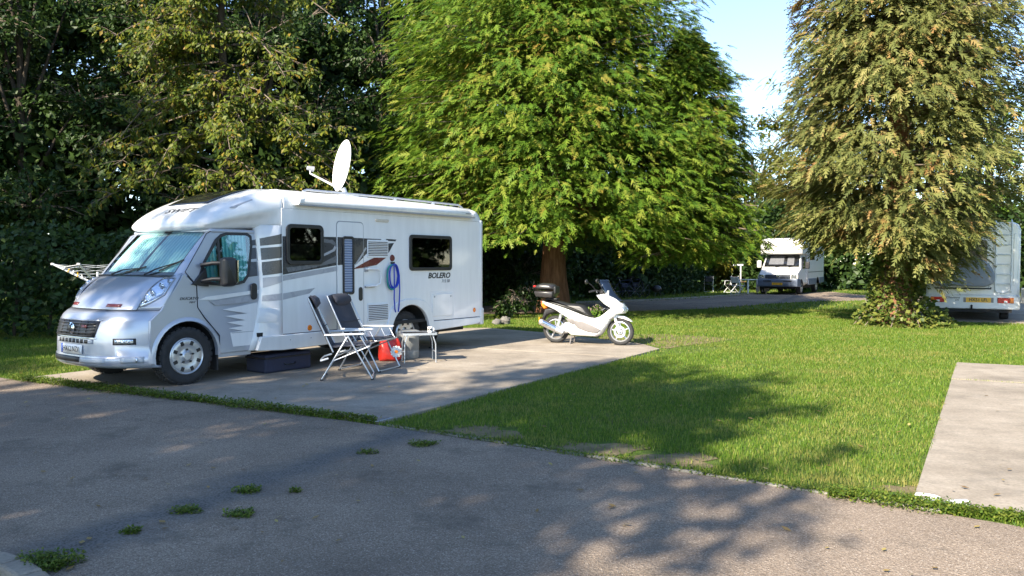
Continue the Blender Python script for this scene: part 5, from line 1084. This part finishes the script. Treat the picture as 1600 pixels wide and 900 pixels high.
def conifer(name, label, loc, H, rfun, zmin, nb, m, Ls, mat, tr=(.38, .06), barkm='bark_red', droop=.3, sag=.25, seed=1, zmax=None, lat=.75, cat='tree', bias=1.0, low=None, parent=None, off=(0, 0), stem=None):
    """boughs leave the trunk all round; each carries a fan of drooping sprays near its end"""
    global rng
    rng = np.random.default_rng(seed); t_ = parent or thing(name, label, cat, (*loc, 0))
    zt = zmax or H
    z = zmin + (zt - zmin) * rng.uniform(0, 1, nb) ** bias; az = rng.uniform(0, 2 * np.pi, nb)
    if low: z = np.array([a - low(b) * max(0, 1 - (a - zmin) / 2.5) for a, b in zip(z, az)])
    rad = np.array([rfun(a, b) for a, b in zip(z, az)]); reach = rad * np.where(rng.uniform(0, 1, nb) < .72, rng.uniform(.86, 1.08, nb), rng.uniform(.45, .9, nb))
    out = np.c_[np.cos(az), np.sin(az), np.zeros(nb)]; side_ = np.c_[-np.sin(az), np.cos(az), np.zeros(nb)]
    rise = .18 * reach * (z / H - .25)
    B, s = np.repeat(np.arange(nb), m), None
    nn = nb * m; s = 1 - .62 * rng.uniform(0, 1, nn) ** 1.3; la = rng.normal(0, .5, nn) * lat * (1.15 - s) * np.minimum(1.6, .5 + reach[B] * .25) + rng.normal(0, .10, nn)
    Z = z[B] + rise[B] * s - sag * reach[B] * s ** 2 * .55 + rng.normal(0, .13, nn)
    P = out[B] * (reach[B] * s)[:, None] + side_[B] * la[:, None]; P[:, 2] = Z
    P[:, 2] = np.maximum(P[:, 2], .25)
    A = out[B] * rng.uniform(.5, 1.1, nn)[:, None] + side_[B] * (np.sign(la) * rng.uniform(0, .9, nn))[:, None] + np.c_[np.zeros(nn), np.zeros(nn), rng.uniform(-.75, .25, nn)]
    Nn = np.c_[np.zeros(nn), np.zeros(nn), np.ones(nn)] * .9 + out[B] * .7 + unit(nn) * .55
    V, Fc = fronds(P, A, Nn, rng.uniform(*Ls, nn), droop=droop); V = V + np.array([off[0], off[1], 0])
    npmesh('crown' if not stem else 'side_crown', V, Fc, mat, parent=t_)
    mb = MB()
    if stem: mb.tube(stem, [tr[0] + (tr[1] - tr[0]) * i / (len(stem) - 1) for i in range(len(stem))], 10); mb.build('side_stem', M[barkm], t_, smooth=60)
    else: trunk_mesh(mb, (0, 0, 0), H * .96, tr[0], tr[1], seed=seed, rings=12); mb.build('trunk', M[barkm], t_, smooth=60)
    lb = MB()
    for i in range(0, nb, max(1, nb // 220)):
        e = Vector(out[i] * reach[i] * .93); e.z = z[i] + rise[i] * .93 - sag * reach[i] * .48
        md = Vector(out[i] * reach[i] * .5); md.z = z[i] + rise[i] * .5 - sag * reach[i] * .14
        oo = Vector((off[0], off[1], 0)); lb.tube([oo + Vector((0, 0, z[i] - .1)), oo + md, oo + e], [.045, .028, .008], 5)
    o = lb.build('limbs', M['twig'], t_, smooth=60); o['kind'] = 'stuff'
    return t_
def broadleaf(name, label, loc, H, clumps, n, ls, mat, tr=.22, barkm='bark', seed=1, per=26, spread=.42, hang=.35, cat='tree', group=None, wide=.28, trunk=True):
    """clumps: (x, y, z, rx, ry, rz) lobes of the crown, relative to the base; leafy twigs grow out to their surface"""
    global rng
    rng = np.random.default_rng(seed); t_ = thing(name, label, cat, (*loc, 0), group=group)
    C = np.array(clumps, float); vol = (C[:, 3] * C[:, 4] * C[:, 5]) ** (2 / 3); nt = n // per
    ci = rng.choice(len(C), nt, p=vol / vol.sum()); u = unit(nt); u[:, 2] = np.where(u[:, 2] < -.3, u[:, 2] * .5, u[:, 2])
    rr = rng.uniform(.30, 1.0, nt) ** .5 * (1 + .22 * rng.normal(size=nt))
    T = C[ci, :3] + u * C[ci, 3:] * rr[:, None]; T[:, 2] = np.maximum(T[:, 2], .15)
    B = np.repeat(np.arange(nt), per); nn = len(B)
    tw = u * .7 + unit(nt) * .6; tw /= np.linalg.norm(tw, axis=1)[:, None]
    f = rng.uniform(-1, .6, nn); P = T[B] + tw[B] * (f * spread)[:, None] + unit(nn) * (spread * .35 * rng.uniform(0, 1, nn) ** .6)[:, None]
    P[:, 2] = np.maximum(P[:, 2] - hang * .1, .05)
    A = tw[B] * .6 + unit(nn) * .8 + np.array([0, 0, -hang]); Nn = unit(nn) * .6 + np.array([0, -.1, .8]) + u[B] * .4
    V, Fc = leaves(P, A, Nn, rng.uniform(*ls, nn), wide); npmesh('crown', V, Fc, mat, parent=t_)
    mb = MB()
    if trunk:
        top = float(C[:, 2].max()); trunk_mesh(mb, (0, 0, 0), top, tr, tr * .25, seed=seed, n=12)
        for c in C:
            z0 = max(.6, min(top * .8, c[2] * .55)); mid = Vector((c[0] * .55, c[1] * .55, (z0 + c[2]) / 2 + .3)); mb.tube([(0, 0, z0), mid, tuple(c[:3])], [tr * .45, tr * .3, tr * .12], 7)
        mb.build('trunk', M[barkm], t_, smooth=60)
    lb = MB()
    for i in range(0, nt, max(1, nt // 260)):
        c = Vector(C[ci[i], :3]); e = Vector(T[i]) + Vector(tw[i]) * spread * .5; lb.tube([c.lerp(e, .15), c.lerp(e, .6) + Vector((0, 0, .12)), e], [.022, .014, .005], 5)
    o = lb.build('twigs', M['twig'], t_, smooth=60); o['kind'] = 'stuff'
    return t_
LM = {}
LM['thuja'] = leaf_mat('thuja_sprays', [(0, (.050, .108, .011)), (.35, (.094, .175, .015)), (.75, (.155, .23, .023)), (1, (.24, .26, .04))], patch=(.26, .175, .035), trans=.38, pscale=.55, plo=.70, phi=.88)
LM['spire'] = leaf_mat('cypress_sprays', [(0, (.055, .12, .014)), (.5, (.095, .175, .018)), (1, (.15, .22, .03))], trans=.3)
LM['olive'] = leaf_mat('olive_sprays', [(0, (.090, .108, .030)), (.4, (.15, .165, .046)), (.8, (.21, .215, .064)), (1, (.29, .26, .09))], patch=(.30, .16, .06), trans=.35, pscale=1.1, plo=.68, phi=.84)
LM['cherry'] = leaf_mat('cherry_leaves', [(0, (.05, .085, .012)), (.45, (.10, .14, .016)), (.9, (.20, .21, .024)), (1, (.30, .18, .03))], trans=.45)
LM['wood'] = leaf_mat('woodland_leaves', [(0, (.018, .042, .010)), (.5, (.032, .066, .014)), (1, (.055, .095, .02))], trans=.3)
LM['pale'] = leaf_mat('pale_leaves', [(0, (.09, .12, .018)), (.5, (.16, .17, .025)), (1, (.26, .22, .035))], trans=.45)
LM['ivy'] = leaf_mat('ivy_leaves', [(0, (.05, .085, .015)), (.5, (.11, .15, .025)), (1, (.22, .22, .05))], trans=.35)
def lob(z, az, seed, k=.10): return 1 + k * math.sin(3 * az + seed + z * .9) + k * .8 * math.sin(5 * az - z * 1.7 + seed * 2) + k * .6 * math.sin(9 * az + z * 2.6)
# the big central conifer
def r_main(z, az):
    r = float(np.interp(z, [1.4, 2.6, 4, 6, 8, 10, 11.5, 13], [4.4, 5.4, 5.8, 5.75, 5.4, 4.5, 2.9, .3]))
    return r * lob(z, az, 1.3, .06) * (1 + .06 * math.cos(az - math.pi) - .02 + .10 * max(0, math.cos(az + 1.0)) * max(0, min(1, (7.5 - z) / 3)))
main = conifer('conifer_tree', 'huge bright green conifer with reddish trunk and a second top, behind the scooter', (1.35, 25.6), 13.3, r_main, 2.75, 2300, 34, (.13, .34), LM['thuja'], tr=(.40, .08), seed=3, sag=.22, bias=1.1)
def r_sp(z, az):
    return float(np.interp(z, [1.2, 2.2, 4, 5.5, 7, 7.9, 8.5], [1.7, 2.1, 2.0, 1.75, 1.25, .6, .05])) * lob(z, az, 2.1, .14)
conifer('', '', (0, 0), 8.4, r_sp, 1.9, 600, 36, (.13, .31), LM['thuja'], tr=(.16, .03), seed=5, sag=.20, parent=main, off=(3.95, -1.7), stem=[(0, 0, 3.2), (2.0, -.7, 3.7), (3.6, -1.4, 4.2), (3.9, -1.7, 5.0), (3.95, -1.7, 7), (3.95, -1.7, 8.2)])
# the olive-brown conifer at the right
def r_ol(z, az):
    return float(np.interp(z, [1.6, 2.2, 3.0, 4.2, 6, 8, 10, 13, 17], [1.5, 1.9, 2.95, 3.5, 3.1, 2.4, 1.85, 1.1, .1])) * lob(z, az, 4.0, .09) * (1 + .06 * math.cos(az))
conifer('conifer_tree', 'tall olive brown conifer with ivy at its foot on the right lawn', (9.75, 20.0), 17, r_ol, 2.3, 1180, 44, (.13, .33), LM['olive'], tr=(.33, .06), seed=8, sag=.14, droop=.45, bias=1.2, lat=1.3, low=lambda a: 1.15 * max(0, math.cos(a + .6)))
# ivy on its foot
rng = np.random.default_rng(5); iv = thing('ivy_bush', 'light green ivy growing round the foot of the olive conifer', 'ivy', (9.75, 20.0, 0))
n = 3800; z = rng.uniform(0, 1, n) ** 1.5 * 1.9; az = rng.uniform(0, 2 * np.pi, n); r = np.interp(z, [0, .4, .75, 1.9], [1.0, .85, .52, .40]) * rng.uniform(.55, 1.12, n)
P = np.c_[np.cos(az) * r * 1.1 + .22 * np.clip(1 - z, 0, 1), np.sin(az) * r, z + .03]; V, Fc = leaves(P, unit(n) + np.c_[np.cos(az), np.sin(az), -.3 * np.ones(n)], unit(n) * .5 + np.array([0, -.4, .8]), rng.uniform(.07, .15, n), .42); npmesh('foliage', V, Fc, LM['ivy'], parent=iv)
mb = MB()
for k in range(9): a = k * .7; mb.tube([(1.0 * math.cos(a), .9 * math.sin(a), .0), (.5 * math.cos(a + .2), .5 * math.sin(a + .2), .6), (.34 * math.cos(a), .34 * math.sin(a), 1.6)], .012, 5)
o = mb.build('stems', M['twig'], iv); o['kind'] = 'stuff'
# left woodland: a row of trees reaching to the ground, another row behind
def lobes(seed, H, R_, zlo=.8, n=11, sq=.8):
    r = random.Random(seed); out = []
    for i in range(n):
        z = zlo + (H - zlo) * (i + .5) / n; rr = R_ * (1 - .45 * max(0, (z / H - .55)) / .45); a = i * 2.4 + r.random()
        out.append((math.cos(a) * rr * .5, math.sin(a) * rr * .5 * sq, z, rr * r.uniform(.45, .65), rr * r.uniform(.45, .65) * sq, r.uniform(.9, 1.4)))
    return out
WOOD = [(-18.2, 23.4, 14, 3.3, 'dark leafy tree at the far left edge of the wood'), (-14.6, 23.6, 14.5, 3.3, 'dark leafy tree left of the motorhome bonnet in the wood'), (-11.4, 25.4, 15, 3.4, 'dark leafy tree beyond the motorhome windscreen in the left wood'), (-8.4, 27.0, 15, 3.4, 'dark leafy tree behind the motorhome cab roof'),
        (-4.8, 29.6, 15, 3.3, 'dark leafy tree behind the satellite dish'), (-1.2, 31.5, 13, 3.2, 'dark leafy tree behind the motorhome rear corner')]
for i, (x, y, H, R_, lab) in enumerate(WOOD):
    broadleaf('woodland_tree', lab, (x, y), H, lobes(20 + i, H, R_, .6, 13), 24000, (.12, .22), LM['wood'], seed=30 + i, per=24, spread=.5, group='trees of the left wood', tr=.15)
for i, (x, y) in enumerate(((-23, 28), (-18.5, 30), (-13.5, 32), (-8.5, 34), (-3.5, 36), (2.4, 38))):
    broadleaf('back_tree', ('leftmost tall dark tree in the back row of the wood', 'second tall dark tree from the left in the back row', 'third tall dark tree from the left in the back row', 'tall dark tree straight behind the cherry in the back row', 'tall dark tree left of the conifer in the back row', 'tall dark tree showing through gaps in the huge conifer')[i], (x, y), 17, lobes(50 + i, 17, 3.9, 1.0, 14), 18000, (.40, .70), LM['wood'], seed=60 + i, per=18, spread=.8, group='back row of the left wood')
# the sunlit cherry with long boughs over the motorhome
rng = np.random.default_rng(77); ch = thing('cherry_tree', 'tree with sunlit yellowish drooping leaves and bare twigs behind the motorhome', 'tree', (-7.9, 21.8, 0))
mb = MB(); trunk_mesh(mb, (0, 0, 0), 10.6, .20, .06, seed=4); mb.build('trunk', M['bark'], ch, smooth=60)
lb = MB(); Ps, As = [], []
r = random.Random(12)
for k in range(72):
    z0 = r.uniform(3.6, 10.5); a = r.uniform(-math.pi, 0) if r.random() < .8 else r.uniform(0, math.pi); ln = r.uniform(2.0, 4.7) * (1 - .04 * z0); d = Vector((math.cos(a) * 1.15, math.sin(a) * .62, 0)); pts = []
    lift = r.uniform(.0, .5)
    for i in range(9):
        t_ = i / 8; q_ = d * ln * t_; q_.z = z0 + ln * (lift * t_ - (.55 + .2 * lift) * t_ * t_) + .06 * math.sin(9 * t_ + k); q_.x += .12 * math.sin(5 * t_ + k); pts.append(q_)
    lb.tube(pts, [.03 * (1 - .85 * i / 8) + .003 for i in range(9)], 5)
    for i in range(2, 9):
        for j in range(r.choice((2, 3, 4))):
            b0 = pts[i]; tdir = Vector((r.uniform(-1, 1), r.uniform(-1, .6), r.uniform(-.7, .35))).normalized() * r.uniform(.25, .6) + d * .15; lb.tube([b0, b0 + tdir * .6 + Vector((0, 0, .03)), b0 + tdir], [.008, .005, .003], 4)
            for q_ in range(13):
                f = r.uniform(.25, 1.1); p_ = b0 + tdir * f + Vector((r.gauss(0, .06), r.gauss(0, .06), r.gauss(0, .05))); Ps.append(p_); As.append(tdir.normalized() * .6 + Vector((r.gauss(0, .6), r.gauss(0, .6), -.7)))
o = lb.build('boughs', M['twig'], ch, smooth=60); o['kind'] = 'stuff'
P = np.array([tuple(p) for p in Ps]); V, Fc = leaves(P, np.array([tuple(p) for p in As]), unit(len(P)) * .6 + np.array([-.2, -.5, .6]), rng.uniform(.10, .19, len(P)), .26); npmesh('crown', V, Fc, LM['cherry'], parent=ch)
# understory and hedges
def hedge(name, label, pts, h, dp, n, ls, mat, seed, cat='hedge'):
    global rng
    rng = np.random.default_rng(seed); pts = np.array(pts, float); seg = np.diff(pts, axis=0); L = np.hypot(*seg.T); c = np.r_[0, np.cumsum(L)]; o = thing(name, label, cat, (pts[0][0], pts[0][1], 0))
    s = rng.uniform(0, c[-1], n); i = np.clip(np.searchsorted(c, s) - 1, 0, len(seg) - 1); B = pts[i] + seg[i] * ((s - c[i]) / L[i])[:, None] - pts[0]; nn = np.c_[-seg[i, 1], seg[i, 0]] / L[i][:, None]
    hh = h * (1 + .22 * vnoise(np.c_[s, s * 0], 1.6, seed) + .10 * vnoise(np.c_[s, s * 0], 5, seed + 1)); q = rng.uniform(0, 1, n); z = hh * q ** .85; of = rng.uniform(-1, 1, n); of = np.sign(of) * np.abs(of) ** .45 * dp * np.sqrt(np.clip(1.08 - (z / hh) ** 3, .05, 1)) * (1 + .25 * vnoise(np.c_[s * 2, z * 2], 2.2, seed + 3))
    P = np.c_[B + nn * of[:, None], z + .02]; V, Fc = leaves(P, unit(n) + np.array([0, 0, -.2]), unit(n) * .7 + np.array([0, -.4, .6]), rng.uniform(*ls, n), .34); npmesh('foliage', V, Fc, mat, parent=o)
    mb = MB()
    for k in range(int(c[-1] * 1.5)):
        ss = k / 1.5; ii = int(np.clip(np.searchsorted(c, ss) - 1, 0, len(seg) - 1)); b_ = pts[ii] + seg[ii] * ((ss - c[ii]) / L[ii]) - pts[0]; mb.tube([(b_[0], b_[1], 0), (b_[0] + .1, b_[1], h * .4), (b_[0] - .05, b_[1] + .1, h * .8)], [.04, .025, .01], 5)
    w_ = mb.build('stems', M['bark'], o); w_['kind'] = 'stuff'; return o
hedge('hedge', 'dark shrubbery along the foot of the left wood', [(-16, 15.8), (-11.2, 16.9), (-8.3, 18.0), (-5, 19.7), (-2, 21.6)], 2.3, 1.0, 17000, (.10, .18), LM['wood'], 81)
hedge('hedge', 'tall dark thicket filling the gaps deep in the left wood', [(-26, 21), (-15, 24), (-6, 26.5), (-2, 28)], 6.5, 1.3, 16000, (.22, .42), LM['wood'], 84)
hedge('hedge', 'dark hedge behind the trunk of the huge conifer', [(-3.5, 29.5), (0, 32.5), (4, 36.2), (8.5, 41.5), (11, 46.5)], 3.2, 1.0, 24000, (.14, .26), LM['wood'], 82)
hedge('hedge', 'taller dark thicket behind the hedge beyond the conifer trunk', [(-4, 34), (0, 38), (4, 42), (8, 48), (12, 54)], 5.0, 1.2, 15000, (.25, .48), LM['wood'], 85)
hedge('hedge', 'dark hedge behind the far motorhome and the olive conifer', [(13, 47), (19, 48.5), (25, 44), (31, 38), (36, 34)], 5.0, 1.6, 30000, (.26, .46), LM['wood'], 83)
for i, (px, y, s_, lab) in enumerate(((815, 24.0, .8, 'low leafy bush at the left of the conifer trunk'), (792, 22.6, .5, 'small leafy plant on the grass behind the motorhome'), (926, 21.0, .35, 'bright green sprig showing beyond the scooter seat'))):
    x = (px - 800) / F_PX * y; broadleaf('leafy_bush', lab, (x, y), 1, [(0, 0, .5 * s_, .8 * s_, .6 * s_, .5 * s_), (.4 * s_, 0, .9 * s_, .5 * s_, .4 * s_, .4 * s_)], 700, (.08, .16), LM['spire'] if i == 2 else LM['wood'], seed=90 + i, per=14, spread=.2, cat='bush', trunk=False)
# trees beyond
BACK = [(15.2, 50, 8.8, 3.2, 'pale', 'pale yellow green tree behind the far motorhome'), (11.6, 47, 5.6, 2.2, 'pale', 'small pale tree left of the far motorhome'), (20, 54, 9.8, 3.4, 'pale', 'pale tree mostly hidden by the olive conifer'), (26.5, 44, 10.5, 3.4, 'spire', 'green tree beyond the roof of the right motorhome'), (31, 40, 11, 3.6, 'spire', 'green tree at the far right edge of the photo'), (8.5, 50, 6.4, 2.6, 'wood', 'dark tree right of the pointed conifer')]
for i, (x, y, H, R_, mt, lab) in enumerate(BACK):
    broadleaf('leafy_tree', lab, (x, y), H, lobes(110 + i, H, R_, .8, 11), 9000, (.20, .36), LM[mt], seed=120 + i, per=20, spread=.6)
# the broadleaf tree whose branches show left of the olive conifer
bt = broadleaf('beech_tree', 'leafy tree with thin side branches showing left of the olive conifer', (15.1, 32), 12, [(-1.2, 0, 9.5, 2.4, 2, 2.2), (-2.4, 0, 7.0, 2.0, 1.6, 1.4), (-2.2, 0, 4.6, 1.7, 1.4, 1.3), (1, 0, 6, 2, 1.6, 1.6), (-4.4, -.3, 7.2, 1.3, .6, .35), (-3.9, 0, 5.3, 1.0, .6, .4), (2.8, 0, 10, 2, 1.6, 1.5)], 13000, (.12, .24), LM['cherry'], tr=.12, seed=140, per=18, spread=.5)
# trees behind the camera; they throw the dappled shade over road and pitch
SH = [(-9.7, -4.4, 12.4, 3.7), (-14.6, -4.6, 13.4, 3.9), (-21.0, -3.4, 13.2, 4.0), (-22.6, 7.0, 19.0, 4.2), (-28.5, 9.5, 19.0, 4.4), (-17.6, 7.2, 12.5, 2.8)]
SHL = ['tree behind the camera, nearest the road on the left', 'second tree behind the camera to the left', 'third tree behind the camera to the left', 'tall tree beyond the left edge beside the road', 'tallest tree far beyond the left edge', 'shorter tree just outside the left edge']
for i, (x, y, H, R_) in enumerate(SH):
    broadleaf('roadside_tree', SHL[i], (x, y), H, lobes(210 + i, H, R_, H * .36, 12, 1.0), 26000 if i < 3 else 12000, (.15, .28) if i < 3 else (.25, .45), LM['wood'], seed=220 + i, per=22, spread=.55)
for i, (x, y, lab) in enumerate(((24, 9, 'unseen tree outside the right edge, nearest the camera'), (27, 15, 'middle unseen tree outside the right edge'), (31, 20.5, 'farthest unseen tree outside the right edge'))):  # unseen trees, added so the motorhome windows reflect dark foliage
    broadleaf('leafy_tree', lab, (x, y), 9.5, lobes(310 + i, 9.5, 4.0, .5, 12), 6500, (.3, .55), LM['wood'], seed=320 + i, per=18, spread=.7)
